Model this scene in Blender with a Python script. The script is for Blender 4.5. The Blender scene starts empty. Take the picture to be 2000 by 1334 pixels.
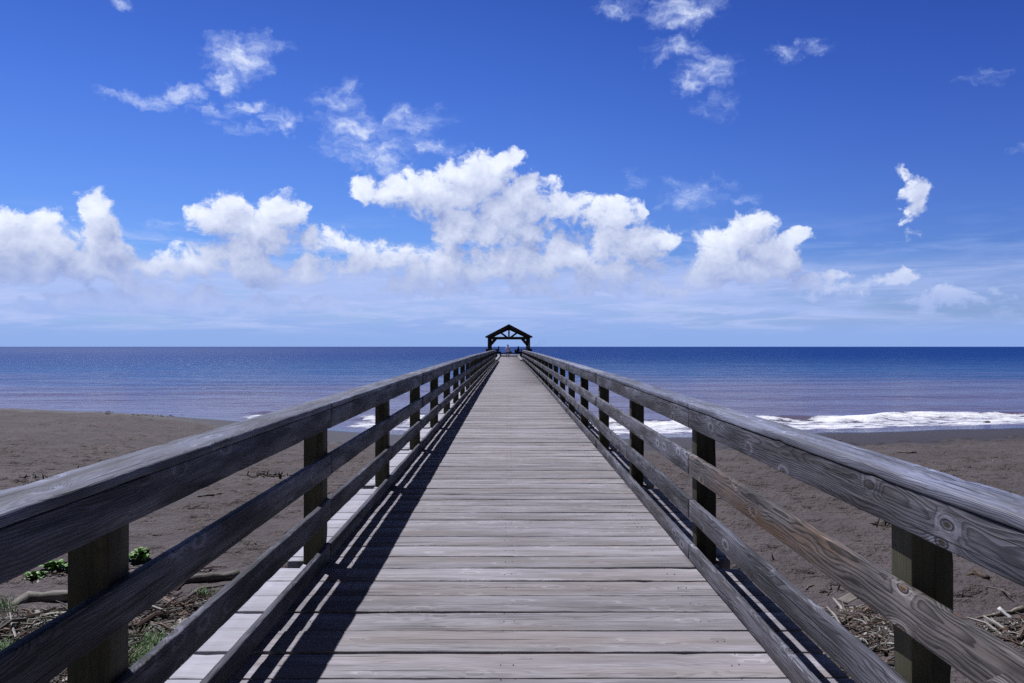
import bpy, bmesh, math, random
import numpy as np
from mathutils import Vector, Matrix, noise as mnoise

R = math.radians
scene = bpy.context.scene
COL = scene.collection

# ------------------------------------------------------------------ camera
F = 1556.0                      # focal length in pixels of the 2000 px wide photograph
CX, CY = 1000.0, 667.0
VX, VY = 994.0, 677.0           # where the +Y direction falls
EYE = Vector((0, 0, 1.58))
cam_d = bpy.data.cameras.new("camera")
cam = bpy.data.objects.new("camera", cam_d)
COL.objects.link(cam)
cam_d.sensor_width = 36.0
cam_d.lens = 36.0 * F / 2000.0
cam_d.clip_start = 0.05
cam_d.clip_end = 60000
cam.location = EYE
cam.rotation_euler = (R(90) + math.atan((VY - CY) / F), 0, -math.atan((CX - VX) / F))
scene.camera = cam

# ------------------------------------------------------------------ sun, sky, exposure
SUN_TRAVEL = Vector((0.350, -0.42, -1.0)).normalized()
SUN_EL = math.asin(-SUN_TRAVEL.z)
SUN_AZ = math.atan2(-SUN_TRAVEL.x, -SUN_TRAVEL.y)      # from +Y towards +X
sd = bpy.data.lights.new("sun", "SUN")
sd.energy = 5.0
sd.angle = R(0.5)
sd.color = (0.96, 0.955, 1.0)
sun = bpy.data.objects.new("sun", sd)
COL.objects.link(sun)
sun.rotation_euler = SUN_TRAVEL.to_track_quat('-Z', 'Y').to_euler()

scene.view_settings.view_transform = 'Standard'
scene.view_settings.look = 'None'
scene.view_settings.exposure = 0.2
scene.view_settings.gamma = 1.0
scene.cycles.use_denoising = False
scene.cycles.max_bounces = 6
scene.cycles.sample_clamp_indirect = 4.0
scene.cycles.sample_clamp_direct = 2.5


class NT:
    """small helper to write node trees as expressions"""
    def __init__(s, tree):
        s.t = tree
        s.n = tree.nodes
        s.l = tree.links

    def put(s, sock, v):
        if v is None:
            return
        if hasattr(v, 'is_output') or isinstance(v, bpy.types.NodeSocket):
            s.l.new(v, sock)
        else:
            sock.default_value = v

    def math(s, op, a, b=None, c=None, clamp=False):
        n = s.n.new('ShaderNodeMath')
        n.operation = op
        n.use_clamp = clamp
        for i, v in enumerate((a, b, c)):
            s.put(n.inputs[i], v)
        return n.outputs[0]

    def vm(s, op, a, b=None, c=None, out=0):
        n = s.n.new('ShaderNodeVectorMath')
        n.operation = op
        for i, v in enumerate((a, b, c)):
            s.put(n.inputs[i], v)
        return n.outputs[out]

    def comb(s, x, y, z):
        n = s.n.new('ShaderNodeCombineXYZ')
        for i, v in enumerate((x, y, z)):
            s.put(n.inputs[i], v)
        return n.outputs[0]

    def sep(s, v):
        n = s.n.new('ShaderNodeSeparateXYZ')
        s.put(n.inputs[0], v)
        return n.outputs

    def noise(s, vec, scale=1.0, detail=4.0, rough=0.55, dist=0.0, out=0):
        n = s.n.new('ShaderNodeTexNoise')
        s.put(n.inputs['Vector'], vec)
        s.put(n.inputs['Scale'], scale)
        s.put(n.inputs['Detail'], detail)
        s.put(n.inputs['Roughness'], rough)
        s.put(n.inputs['Distortion'], dist)
        return n.outputs[out]

    def voro(s, vec, scale=1.0, detail=0.0, rough=0.5, feature='F1', rnd=1.0, out='Distance'):
        n = s.n.new('ShaderNodeTexVoronoi')
        n.feature = feature
        s.put(n.inputs['Vector'], vec)
        s.put(n.inputs['Scale'], scale)
        if 'Detail' in n.inputs:
            s.put(n.inputs['Detail'], detail)
            s.put(n.inputs['Roughness'], rough)
        s.put(n.inputs['Randomness'], rnd)
        return n.outputs[out]

    def ss(s, v, lo, hi, o0=0.0, o1=1.0):
        n = s.n.new('ShaderNodeMapRange')
        n.interpolation_type = 'SMOOTHSTEP'
        for i, x in enumerate((v, lo, hi, o0, o1)):
            s.put(n.inputs[i], x)
        return n.outputs[0]

    def lin(s, v, lo, hi, o0=0.0, o1=1.0):
        n = s.n.new('ShaderNodeMapRange')
        for i, x in enumerate((v, lo, hi, o0, o1)):
            s.put(n.inputs[i], x)
        return n.outputs[0]

    def mix(s, f, a, b, blend='MIX'):
        n = s.n.new('ShaderNodeMix')
        n.data_type = 'RGBA'
        n.blend_type = blend
        s.put(n.inputs[0], f)
        for sock, v in ((n.inputs[6], a), (n.inputs[7], b)):
            if isinstance(v, (tuple, list)) and len(v) == 3:
                v = (*v, 1.0)
            s.put(sock, v)
        return n.outputs[2]

    def attr(s, name, out='Fac'):
        n = s.n.new('ShaderNodeAttribute')
        n.attribute_name = name
        return n.outputs[out]

    def bump(s, h, strength=1.0, dist=0.01, normal=None):
        n = s.n.new('ShaderNodeBump')
        s.put(n.inputs['Strength'], strength)
        s.put(n.inputs['Distance'], dist)
        s.put(n.inputs['Height'], h)
        if normal is not None:
            s.l.new(normal, n.inputs['Normal'])
        return n.outputs[0]


# ------------------------------------------------------------------ world: physical sky with cumulus
def pxdir(px, py):
    """azimuth, elevation in degrees of a direction"""
    u, v = (px - VX) / F, (VY - py) / F
    az = math.atan(u)
    return math.degrees(az), math.degrees(math.atan(v * math.cos(az)))


CUMULUS = [  # px, py, rx, ry, weight
    (0, 462, 75, 62, 1), (75, 462, 75, 52, 1), (186, 412, 34, 44, 1), (205, 455, 42, 42, 1), (110, 505, 120, 46, 1),
    (235, 505, 50, 34, .8), (30, 528, 90, 30, .9), (190, 530, 100, 25, .8),
    (430, 422, 58, 46, 1), (545, 412, 48, 36, 1), (500, 450, 78, 52, 1), (480, 500, 56, 54, 1), (510, 540, 55, 30, .9),
    (590, 538, 45, 28, .9), (380, 510, 66, 34, .7), (320, 525, 70, 30, .6),
    (745, 374, 62, 30, 1), (835, 380, 80, 42, 1), (905, 366, 62, 52, 1), (960, 338, 56, 42, 1), (1000, 312, 28, 20, 1),
    (1010, 385, 84, 46, 1), (890, 440, 50, 54, 1), (880, 505, 40, 55, .9), (990, 440, 90, 54, 1),
    (1000, 515, 130, 44, .9), (1095, 400, 60, 30, 1),
    (1195, 420, 54, 40, 1), (1225, 478, 86, 46, 1), (1110, 496, 56, 44, .95), (1285, 468, 45, 26, .9),
    (1190, 530, 130, 30, .8), (1375, 545, 70, 22, .7),
    (1468, 455, 60, 44, 1), (1410, 490, 60, 44, 1), (1505, 498, 66, 46, 1), (1562, 458, 34, 20, 1), (1445, 528, 100, 28, 1),
    (650, 468, 74, 26, .6), (740, 500, 100, 36, .7), (830, 520, 80, 36, .7), (660, 520, 60, 24, .6),
    (275, 578, 80, 38, .85), (145, 590, 60, 22, .7), (400, 590, 60, 28, .75), (510, 596, 80, 26, .7), (650, 600, 55, 16, .6), (850, 565, 120, 22, .55), (1100, 565, 130, 20, .55), (1300, 560, 110, 20, .5), (960, 610, 34, 12, .5), (60, 610, 80, 14, .4),
    (1792, 375, 30, 26, .62), (1768, 335, 14, 20, .45), (1772, 420, 18, 30, .5), (1782, 452, 12, 14, .35),
    (1760, 542, 55, 13, .6), (1860, 585, 100, 24, .6), (1965, 618, 46, 14, .6), (1620, 535, 46, 14, .55), (1580, 560, 110, 22, .5),
]
WISPS = [
    (470, 112, 62, 42, 1), (442, 152, 30, 34, .95), (350, 182, 52, 20, .9), (275, 190, 80, 13, .65), (555, 238, 42, 18, .85),
    (480, 208, 34, 14, .7), (545, 95, 26, 12, .4), (240, 4, 26, 14, .6), (430, 222, 60, 10, .5), (480, 250, 50, 8, .35),
    (665, 195, 40, 34, .55), (690, 245, 64, 24, .8), (800, 245, 62, 42, .6), (725, 292, 100, 22, .7), (850, 290, 50, 16, .6),
    (752, 326, 36, 20, .7),
    (1340, 22, 70, 28, .8), (1220, 12, 46, 18, .5), (1322, 98, 58, 20, .7), (1385, 132, 52, 34, .7), (1352, 162, 36, 20, .65),
    (1545, 95, 44, 12, .45), (1610, 88, 30, 8, .3), (1936, 150, 46, 14, .42), (1355, 378, 62, 30, .5), (1465, 383, 28, 12, .42),
    (1240, 350, 18, 16, .35), (1395, 205, 30, 26, .25), (330, 438, 40, 8, .25), (1998, 280, 20, 10, .3),
]

world = bpy.data.worlds.new("World")
scene.world = world
world.use_nodes = True
wt = NT(world.node_tree)
for n in list(wt.n):
    wt.n.remove(n)


def blob_field(k, p, blobs):
    """smooth union of ellipses in azimuth / elevation (degrees)"""
    acc = None
    for (px, py, rx, ry, w) in blobs:
        a, e = pxdir(px, py)
        sx = 1.0 / (rx / F * 57.3 * math.cos(R(a)) ** 2 * 1.12)
        sy = 1.0 / (ry / F * 57.3 * math.cos(R(a)) * 1.12)
        q = k.vm('MULTIPLY_ADD', p, (sx, sy, 0), (-a * sx, -e * sy, 0))
        d2 = k.vm('DOT_PRODUCT', q, q, out='Value')
        v = k.math('MULTIPLY_ADD', d2, -w * .85, w * .85)
        acc = v if acc is None else k.math('SMOOTH_MAX', acc, v, 0.22)
    return acc


def cum_noise(k, P):
    w1 = k.vm('SUBTRACT', k.noise(P, 0.50, 4, .55, out=1), (.5, .5, .5))
    Pw = k.vm('MULTIPLY_ADD', w1, (2.6, 1.9, 0), P)
    fb = k.noise(k.vm('MULTIPLY', Pw, (1, 1.2, 1)), 0.60, 10, .62)
    Pv = k.vm('MULTIPLY_ADD', w1, (1.2, 1.2, .5), P)
    vo = k.voro(k.vm('MULTIPLY', Pv, (1, 1.15, 1)), 0.85, 4, .62, 'SMOOTH_F1')
    N = k.math('ADD', k.math('MULTIPLY', k.math('SUBTRACT', fb, .5), 2.1),
               k.math('MULTIPLY', k.math('SUBTRACT', .42, vo), .60))
    return Pw, k.math('ADD', N, .36)


def wisp_noise(k, P):
    w1 = k.vm('SUBTRACT', k.noise(P, 0.45, 5, .62, out=1), (.5, .5, .5))
    Pw = k.vm('MULTIPLY_ADD', w1, (4.2, 3.2, 0), P)
    Pn = k.vm('MULTIPLY_ADD', w1, (3.0, 2.2, 0), k.vm('MULTIPLY', P, (.8, 1.3, 1)))
    fb = k.noise(Pn, 0.75, 9, .66)
    return Pw, k.math('ADD', k.math('MULTIPLY', k.math('SUBTRACT', fb, .5), 2.5), .20)


def blobs_in(blobs, a0, a1, e0, e1, m):
    out = []
    for b in blobs:
        a, e = pxdir(b[0], b[1])
        ra, re_ = b[2] / F * 57.3 * 1.9 + m, b[3] / F * 57.3 * 1.9 + m
        if a + ra > a0 and a - ra < a1 and e + re_ > e0 and e - re_ < e1:
            out.append(b)
    return out


tc = wt.n.new('ShaderNodeTexCoord')
dx, dy, dz = wt.sep(wt.vm('NORMALIZE', tc.outputs['Generated']))
az = wt.math('MULTIPLY', wt.math('ARCTAN2', dx, dy), 57.2958)
el = wt.math('MULTIPLY', wt.math('ARCSINE', dz), 57.2958)
P0 = wt.comb(az, el, 0.0)
nish = wt.n.new('ShaderNodeTexSky')
nish.sky_type = 'NISHITA'
nish.sun_disc = False
nish.sun_elevation = SUN_EL
nish.sun_rotation = SUN_AZ
nish.altitude = 0
nish.air_density = 1.0
nish.dust_density = 0.25
nish.ozone_density = 3.0
SKY_K = 0.07
elp = wt.math('MAXIMUM', el, 0.0)
# colour of the clear air: the camera's cool, saturated rendering of the sky
tint = wt.mix(wt.ss(elp, 0, 26), (0.58, 0.82, 1.38), (0.40, 0.70, 1.74))
skyc = wt.mix(1.0, nish.outputs[0], tint, 'MULTIPLY')
# polarised, darker sky to the right; upward and sideways dimming added to deepen shadows
azd = wt.ss(az, -10, 40, 1.0, 0.74)
upd = wt.math('MULTIPLY', wt.ss(el, 2, 50, 1.0, 0.20), wt.ss(wt.math('ABSOLUTE', az), 42, 100, 1.0, .42))
skyc = wt.mix(1.0, skyc, wt.comb(wt.math('MULTIPLY', azd, upd), wt.math('MULTIPLY', azd, upd), wt.math('MULTIPLY', wt.math('POWER', azd, .45), upd)), 'MULTIPLY')

U = .87 / SKY_K
# sky out of view, higher up and behind, greyed to take blue from shadows
away = wt.math('MAXIMUM', wt.ss(el, 27, 45), wt.ss(wt.math('ABSOLUTE', az), 38, 75))
lum_ = wt.vm('DOT_PRODUCT', skyc, (.30, .45, .25), out='Value')
skyc = wt.mix(wt.math('MULTIPLY', away, .80), skyc, wt.comb(lum_, lum_, wt.math('MULTIPLY', lum_, 1.12)))
# low haze / stratus veil over the horizon
veil_n = wt.noise(wt.vm('MULTIPLY', P0, (.10, .62, 1)), 1.0, 6, .6)
veil = wt.math('MULTIPLY', wt.ss(el, 6.6, 4.4), wt.ss(wt.math('ADD', veil_n, wt.ss(az, 10, 30, .05, -.16)), .32, .60, .35, .92))
veil = wt.math('MAXIMUM', veil, wt.ss(el, 3.2, .8, 0, .92))
skyc = wt.mix(veil, skyc, wt.mix(wt.ss(el, .6, 4.0), (.28 * U, .43 * U, .84 * U), (.42 * U, .53 * U, .90 * U)))
# thin layered sheets behind the cumulus
sh_n = wt.noise(wt.vm('MULTIPLY', P0, (.16, .9, 1)), 1.0, 8, .62, .4)
sheet = wt.math('MULTIPLY', wt.ss(sh_n, .44, .70), wt.math('MULTIPLY', wt.ss(el, 3.0, 5.0), wt.ss(el, 9.5, 6.5)))
sheet = wt.math('MULTIPLY', sheet, wt.ss(az, 22, 14, .25, .8))
skyc = wt.mix(sheet, skyc, (.43 * U, .56 * U, .95 * U))

st_n = wt.noise(wt.vm('MULTIPLY', P0, (.13, 1.15, 1)), 1.0, 8, .66, .5)
st = wt.math('MULTIPLY', wt.ss(st_n, .42, .66), wt.math('MULTIPLY', wt.ss(el, .5, 1.8), wt.ss(el, 6.2, 4.6)))
st = wt.math('MULTIPLY', st, wt.ss(az, 16, 30, .75, .35))
skyc = wt.mix(st, skyc, (.50 * U, .595 * U, .93 * U))
hz = wt.ss(el, 6.2, 1.8, 0.0, .62)
elc = wt.ss(el, 3.6, 7.4, .58, 1.0)
fadeC = wt.math('MULTIPLY', wt.ss(el, .5, 3.4, 0, 1), wt.ss(az, 26, 32, 1, .62))
P1 = wt.vm('ADD', P0, (-.45, .95, 0))
Pw0, N0 = cum_noise(wt, P0)
Pw1, N1 = cum_noise(wt, P1)
PwW, NW = wisp_noise(wt, P0)


def background(col):
    bg = wt.n.new('ShaderNodeBackground')
    bg.inputs['Strength'].default_value = SKY_K
    wt.l.new(col, bg.inputs['Color'])
    return bg.outputs[0]


SHARED = [('sky', skyc, 'Color'), ('Pw0', Pw0, 'Vector'), ('N0', N0, 'Float'), ('Pw1', Pw1, 'Vector'), ('N1', N1, 'Float'),
          ('PwW', PwW, 'Vector'), ('NW', NW, 'Float'), ('hz', hz, 'Float'), ('elc', elc, 'Float'), ('fade', fadeC, 'Float')]


def cell(a0, a1, e0, e1):
    """sky shader with the clouds that reach this patch of directions, in a group of its own"""
    W = blobs_in(WISPS, a0, a1, e0, e1, 1.6)
    Cm = blobs_in(CUMULUS, a0, a1, e0, e1, 1.2)
    if not W and not Cm:
        return background(skyc)
    g = bpy.data.node_groups.new('sky_patch', 'ShaderNodeTree')
    for nm, _, ty in SHARED:
        g.interface.new_socket(nm, in_out='INPUT', socket_type='NodeSocket' + ty)
    g.interface.new_socket('S', in_out='OUTPUT', socket_type='NodeSocketShader')
    k = NT(g)
    gi = k.n.new('NodeGroupInput')
    go = k.n.new('NodeGroupOutput')
    I = {nm: gi.outputs[q] for q, (nm, _, _) in enumerate(SHARED)}
    c = I['sky']
    if W:
        DW = k.math('ADD', k.math('MAXIMUM', blob_field(k, I['PwW'], W), -2.0), I['NW'])
        aW = k.math('MULTIPLY', k.math('POWER', k.ss(DW, -.05, 1.55), 1.15), .92)
        ccw = k.mix(k.ss(DW, .4, 1.5), (.50 * U, .62 * U, .98 * U), (.86 * U, .93 * U, 1.08 * U))
        c = k.mix(aW, c, ccw)
    if Cm:
        B0 = k.math('MAXIMUM', blob_field(k, I['Pw0'], Cm), -2.0)
        B1 = k.math('MAXIMUM', blob_field(k, k.vm('ADD', I['Pw0'], (-.8, 1.7, 0)), Cm), -1.6)
        D0 = k.math('ADD', B0, I['N0'])
        aC = k.ss(D0, -.06, .52)
        # relief: lit where the cloud gets thinner toward the sun, dusky where it thickens
        relB = k.math('MAXIMUM', k.math('SUBTRACT', B1, B0), -1.3)
        relN = k.math('SUBTRACT', I['N1'], I['N0'])
        core = k.math('MULTIPLY', k.ss(k.math('ADD', B1, k.math('MULTIPLY', I['N1'], .7)), .3, 1.8), .35)
        lit = k.math('SUBTRACT', k.math('SUBTRACT', .54, k.math('MULTIPLY', relB, .46)), k.math('MULTIPLY', relN, .40))
        lit = k.lin(k.math('SUBTRACT', lit, core), .02, 1.32)
        lit = k.math('MULTIPLY', lit, I['elc'])
        cc = k.mix(lit, (.31 * U, .385 * U, .67 * U), (.90 * U, .96 * U, 1.10 * U))
        cc = k.mix(I['hz'], cc, (.36 * U, .50 * U, .93 * U))
        c = k.mix(k.math('MULTIPLY', aC, I['fade']), c, cc)
    bgn = k.n.new('ShaderNodeBackground')
    bgn.inputs['Strength'].default_value = SKY_K
    k.l.new(c, bgn.inputs['Color'])
    k.l.new(bgn.outputs[0], go.inputs[0])
    n = wt.n.new('ShaderNodeGroup')
    n.node_tree = g
    for q, (_, sock, _) in enumerate(SHARED):
        wt.l.new(sock, n.inputs[q])
    return n.outputs[0]


def mixsh(f, a, b):
    n = wt.n.new('ShaderNodeMixShader')
    wt.put(n.inputs[0], f)
    wt.l.new(a, n.inputs[1])
    wt.l.new(b, n.inputs[2])
    return n.outputs[0]


A_EDGES = [-37, -26, -18.5, -11, -4, 3, 10, 18, 27, 38]
E_EDGES = [-3, 6.5, 12, 17.5, 27]


def tree(edges, axis, fn):
    if len(edges) == 2:
        return fn(edges[0], edges[1])
    h = len(edges) // 2
    return mixsh(wt.math('GREATER_THAN', axis, edges[h]), tree(edges[:h + 1], axis, fn), tree(edges[h:], axis, fn))


clouded = tree(E_EDGES, el, lambda e0, e1: tree(A_EDGES, az, lambda a0, a1: cell(a0, a1, e0, e1)))
inside = wt.math('MULTIPLY', wt.math('LESS_THAN', wt.math('ABSOLUTE', az), 36.9),
                 wt.math('MULTIPLY', wt.math('LESS_THAN', el, 26.8), wt.math('GREATER_THAN', el, -0.5)))
wo = wt.n.new('ShaderNodeOutputWorld')
wt.l.new(mixsh(inside, background(skyc), clouded), wo.inputs['Surface'])
world.cycles.sampling_method = 'MANUAL'
world.cycles.sample_map_resolution = 512


# ------------------------------------------------------------------ object helpers
def link(o, parent=None):
    COL.objects.link(o)
    if parent is not None:
        o.parent = parent
    return o


def tag(o, label=None, cat=None, group=None, kind=None):
    if label: o['label'] = label
    if cat: o['category'] = cat
    if group: o['group'] = group
    if kind: o['kind'] = kind
    return o


def empty(name, loc=(0, 0, 0)):
    o = bpy.data.objects.new(name, None)
    o.empty_display_size = .2
    o.location = loc
    return link(o)


class MB:
    """collects geometry with a grain-coordinate attribute, then links it as ONE mesh object"""
    def __init__(s):
        s.v, s.f, s.g, s.b = [], [], [], []

    def add(s, verts, faces, gc=None, br=0.0):
        o = len(s.v)
        s.v.extend([tuple(v) for v in verts])
        s.f.extend([tuple(i + o for i in f) for f in faces])
        s.g.extend([tuple(g) for g in (gc if gc is not None else verts)])
        s.b.extend([br] * len(verts))

    def build(s, name, mat, parent=None, smooth=True, origin=None):
        me = bpy.data.meshes.new(name)
        vs = s.v
        if origin is not None:
            vs = [(v[0] - origin[0], v[1] - origin[1], v[2] - origin[2]) for v in vs]
        me.from_pydata(vs, [], s.f)
        a = me.attributes.new('gc', 'FLOAT_VECTOR', 'POINT')
        a.data.foreach_set('vector', np.array(s.g, dtype=np.float32).ravel())
        b = me.attributes.new('br', 'FLOAT', 'POINT')
        b.data.foreach_set('value', np.array(s.b, dtype=np.float32))
        if smooth:
            me.polygons.foreach_set('use_smooth', [True] * len(me.polygons))
        me.materials.append(mat)
        o = bpy.data.objects.new(name, me)
        if origin is not None:
            o.location = origin
        return link(o, parent)


rng = random.Random(7)


def rr(a, b):
    return rng.uniform(a, b)


def timber(mb, A, B, w, h, seg=.15, jit=.002, rad=.005, chip=0.0, up=(0, 0, 1), pith=None, sag=0.0, maxseg=80, ends=True):
    """a sawn board from A to B; w across (side), h along up; rounded, slightly uneven arrises"""
    A, B = Vector(A), Vector(B)
    T = (B - A)
    L = T.length
    T.normalize()
    upv = Vector(up)
    S = T.cross(upv).normalized()
    Uv = S.cross(T).normalized()
    n = max(1, min(maxseg, int(L / seg)))
    hw, hh = w / 2, h / 2
    r = min(rad, hw * .45, hh * .45)
    prof = []
    for (cx, cy, a0) in ((hw - r, hh - r, 0), (-hw + r, hh - r, 90), (-hw + r, -hh + r, 180), (hw - r, -hh + r, 270)):
        for k in (0, 45, 90):
            a = R(a0 + k)
            prof.append((cx + r * math.cos(a), cy + r * math.sin(a)))
    m = len(prof)
    off = Vector((rr(0, 90), rr(0, 90), rr(0, 90)))
    pa, pb = (rr(-.12, .12), rr(-.16, -.03)) if pith is None else pith
    br = rng.random()
    verts, faces, gc = [], [], []
    for i in range(n + 1):
        t = i / n
        c = A + T * (L * t)
        bend = mnoise.noise(Vector((t * L * .35, off.x, 0))) * sag
        bend2 = mnoise.noise(Vector((t * L * .35, off.y, 5))) * sag
        for j, (x, y) in enumerate(prof):
            q = Vector((t * L * 5, x * 12, y * 12)) + off
            jx = mnoise.noise(q) * jit + mnoise.noise(Vector((t * L * 1.2, off.z, j // 3))) * jit * 1.2
            jy = mnoise.noise(q + Vector((7, 3, 1))) * jit + mnoise.noise(Vector((t * L * 1.2, off.z + 9, j // 3))) * jit * 1.2
            cx = cy = 0.0
            if chip:
                e = mnoise.noise(Vector((t * L * 7, off.y, j // 3 * 3.1)))
                if e > .22:
                    d = (e - .22) * chip
                    cx, cy = -d * (1 if x > 0 else -1), -d * (1 if y > 0 else -1)
            p = c + S * (x + jx + cx + bend) + Uv * (y + jy + cy + bend2)
            verts.append(p)
            gc.append((t * L + off.x, x + pa, y + pb))
    for i in range(n):
        for j in range(m):
            k = (j + 1) % m
            faces.append((i * m + j, i * m + k, (i + 1) * m + k, (i + 1) * m + j))
    if ends:
        faces.append(tuple(range(m - 1, -1, -1)))
        faces.append(tuple(n * m + j for j in range(m)))
    mb.add(verts, faces, gc, br)


def rod(mb, pts, radii, sides=8, cap=True):
    """tapered tube through points"""
    pts = [Vector(p) for p in pts]
    off = rr(0, 90)
    verts, faces, gc = [], [], []
    prev = None
    L = 0.0
    for i, p in enumerate(pts):
        t = (pts[min(i + 1, len(pts) - 1)] - pts[max(i - 1, 0)]).normalized()
        if prev is None:
            s = t.cross(Vector((0, 0, 1)))
            if s.length < .1:
                s = t.cross(Vector((0, 1, 0)))
        else:
            s = prev - t * prev.dot(t)
        s.normalize()
        prev = s
        u = t.cross(s)
        if i:
            L += (p - pts[i - 1]).length
        r = radii[i] if hasattr(radii, '__len__') else radii
        for j in range(sides):
            a = 2 * math.pi * j / sides
            verts.append(p + s * (math.cos(a) * r) + u * (math.sin(a) * r))
            gc.append((L + off, math.cos(a) * r, math.sin(a) * r))
    n = len(pts)
    for i in range(n - 1):
        for j in range(sides):
            k = (j + 1) % sides
            faces.append((i * sides + j, i * sides + k, (i + 1) * sides + k, (i + 1) * sides + j))
    if cap:
        faces.append(tuple(range(sides - 1, -1, -1)))
        faces.append(tuple((n - 1) * sides + j for j in range(sides)))
    mb.add(verts, faces, gc, rng.random())


def new_mat(name):
    m = bpy.data.materials.new(name)
    m.use_nodes = True
    k = NT(m.node_tree)
    b = m.node_tree.nodes['Principled BSDF']
    return m, k, b


# ------------------------------------------------------------------ materials
def wood(name, light, dark, brown, brown_amt=.35, ring=.007, contrast=1.0, rough=.72, patch=1.0, spec=.35,
         knots=1.0, bumpd=.0022, green=0.0, fine=1.0, vr=(.74, 1.22)):
    m, k, b = new_mat(name)
    gc = k.attr('gc', 'Vector')
    br = k.attr('br', 'Fac')
    al, a, c = k.sep(gc)
    # knots pull the rings round themselves
    kv = k.comb(k.math('MULTIPLY', al, 1.35), k.math('MULTIPLY', a, 6.5), k.math('MULTIPLY', c, 3.0))
    kv2 = k.comb(k.math('MULTIPLY', al, 3.6), k.math('MULTIPLY', k.math('ADD', a, c), 8.5), 0.0)
    kvn = k.n.new('ShaderNodeTexVoronoi')
    kvn.voronoi_dimensions = '2D'
    k.put(kvn.inputs['Vector'], kv2)
    kvn.inputs['Scale'].default_value = 1.0
    gate = k.math('GREATER_THAN', k.sep(kvn.outputs['Color'])[0], .72)
    kd = k.math('ADD', kvn.outputs['Distance'], k.math('MULTIPLY', k.math('SUBTRACT', 1.0, gate), 2.0))
    kn = k.math('MULTIPLY', k.ss(kd, .50, .0), knots)
    w1 = k.noise(k.comb(k.math('MULTIPLY', al, .9), k.math('MULTIPLY', a, 5), k.math('MULTIPLY', c, 5)), 1.0, 3, .5, out=1)
    w1 = k.vm('SUBTRACT', w1, (.5, .5, .5))
    _, wa, wc = k.sep(k.vm('MULTIPLY', w1, (0, .16, .16)))
    w2 = k.noise(k.comb(k.math('MULTIPLY', al, 6), k.math('MULTIPLY', a, 26), k.math('MULTIPLY', c, 26)), 1.0, 2, .5)
    a2 = k.math('ADD', a, wa)
    c2 = k.math('ADD', c, wc)
    rad = k.math('SQRT', k.math('ADD', k.math('MULTIPLY', a2, a2), k.math('MULTIPLY', c2, c2)))
    rad = k.math('ADD', rad, k.math('MULTIPLY', kn, .032))
    rad = k.math('ADD', rad, k.math('MULTIPLY', w2, .007))
    ph = k.math('FRACT', k.math('DIVIDE', rad, ring))
    late = k.math('MULTIPLY', k.ss(ph, .25, .86), k.ss(ph, 1.0, .88))            # dark latewood line
    fib = k.noise(k.comb(k.math('MULTIPLY', al, 5), k.math('MULTIPLY', a, 260), k.math('MULTIPLY', c, 260)), 1.0, 3, .6)
    fib2 = k.noise(k.comb(k.math('MULTIPLY', al, 1.6 * fine), k.math('MULTIPLY', a, 60 * fine), k.math('MULTIPLY', c, 60 * fine)), 1.0, 6, .68)
    mot = k.noise(k.comb(k.math('MULTIPLY', al, 1.3), k.math('MULTIPLY', a, 9), k.math('MULTIPLY', c, 9)), 1.0, 6, .6)
    mot2 = k.noise(k.comb(k.math('MULTIPLY', al, .55), k.math('MULTIPLY', a, 4), k.math('MULTIPLY', c, 4)), 1.0, 4, .6)
    col = k.mix(k.ss(mot, .32, .68), dark, light)
    col = k.mix(k.math('MULTIPLY', k.ss(mot2, .45, .68), brown_amt), col, brown)
    # salty bleached streaks
    col = k.mix(k.math('MULTIPLY', k.ss(fib2, .54, .74), .55 * patch), col, tuple(min(1, x * 1.45) for x in light))
    dk = k.math('MULTIPLY', late, k.math('MULTIPLY', k.ss(mot, .2, .75, 1.0, .55), .62 * contrast), clamp=True)
    dk = k.math('MAXIMUM', dk, k.math('MULTIPLY', k.ss(fib, .52, .30), .42 * contrast))
    col = k.mix(dk, col, tuple(x * .30 for x in dark))
    dks = k.math('MULTIPLY', k.ss(fib2, .47, .34), .60 * contrast, clamp=True)
    col = k.mix(dks, col, tuple(x * .42 for x in dark))
    # bleached scars round knots
    scar = k.math('MULTIPLY', k.math('MULTIPLY', k.ss(kd, .34, .22), k.ss(mot, .42, .6)), .6 * knots, clamp=True)
    col = k.mix(scar, col, tuple(min(1, x * 1.5) for x in light))
    # splits
    cr = k.noise(k.comb(k.math('MULTIPLY', al, 1.1), k.math('MULTIPLY', a, 75), k.math('MULTIPLY', c, 75)), 1.0, 2, .4)
    crk = k.ss(cr, .345, .29)
    col = k.mix(k.math('MULTIPLY', crk, .8), col, tuple(x * .10 for x in dark))
    # knot hearts
    kh = k.math('MULTIPLY', k.ss(kd, .12, .05), knots)
    col = k.mix(k.math('MULTIPLY', kh, .8), col, tuple(x * .6 for x in brown))
    khr = k.math('MULTIPLY', k.math('MULTIPLY', k.ss(kd, .17, .13), k.ss(kd, .09, .12)), knots)
    col = k.mix(k.math('MULTIPLY', khr, .7), col, tuple(x * .18 for x in dark))
    if green:
        col = k.mix(k.math('MULTIPLY', k.ss(mot2, .40, .62), green), col, (.075, .080, .05))
    # board to board
    val = k.lin(br, 0, 1, *vr)
    col = k.mix(1.0, col, k.comb(val, val, val), 'MULTIPLY')
    if 'deck' in name:      # sunlit glare on the left outer strip is put into the colour
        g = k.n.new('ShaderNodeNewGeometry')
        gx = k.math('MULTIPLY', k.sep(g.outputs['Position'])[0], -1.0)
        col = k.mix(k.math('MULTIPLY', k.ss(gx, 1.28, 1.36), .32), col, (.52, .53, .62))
    k.put(b.inputs['Base Color'], col)
    k.put(b.inputs['Roughness'], k.ss(mot, .3, .7, rough + .1, rough - .12))
    b.inputs['Specular IOR Level'].default_value = spec
    h = k.math('SUBTRACT', k.math('MULTIPLY', fib, .5), k.math('MULTIPLY', late, .55))
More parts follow.
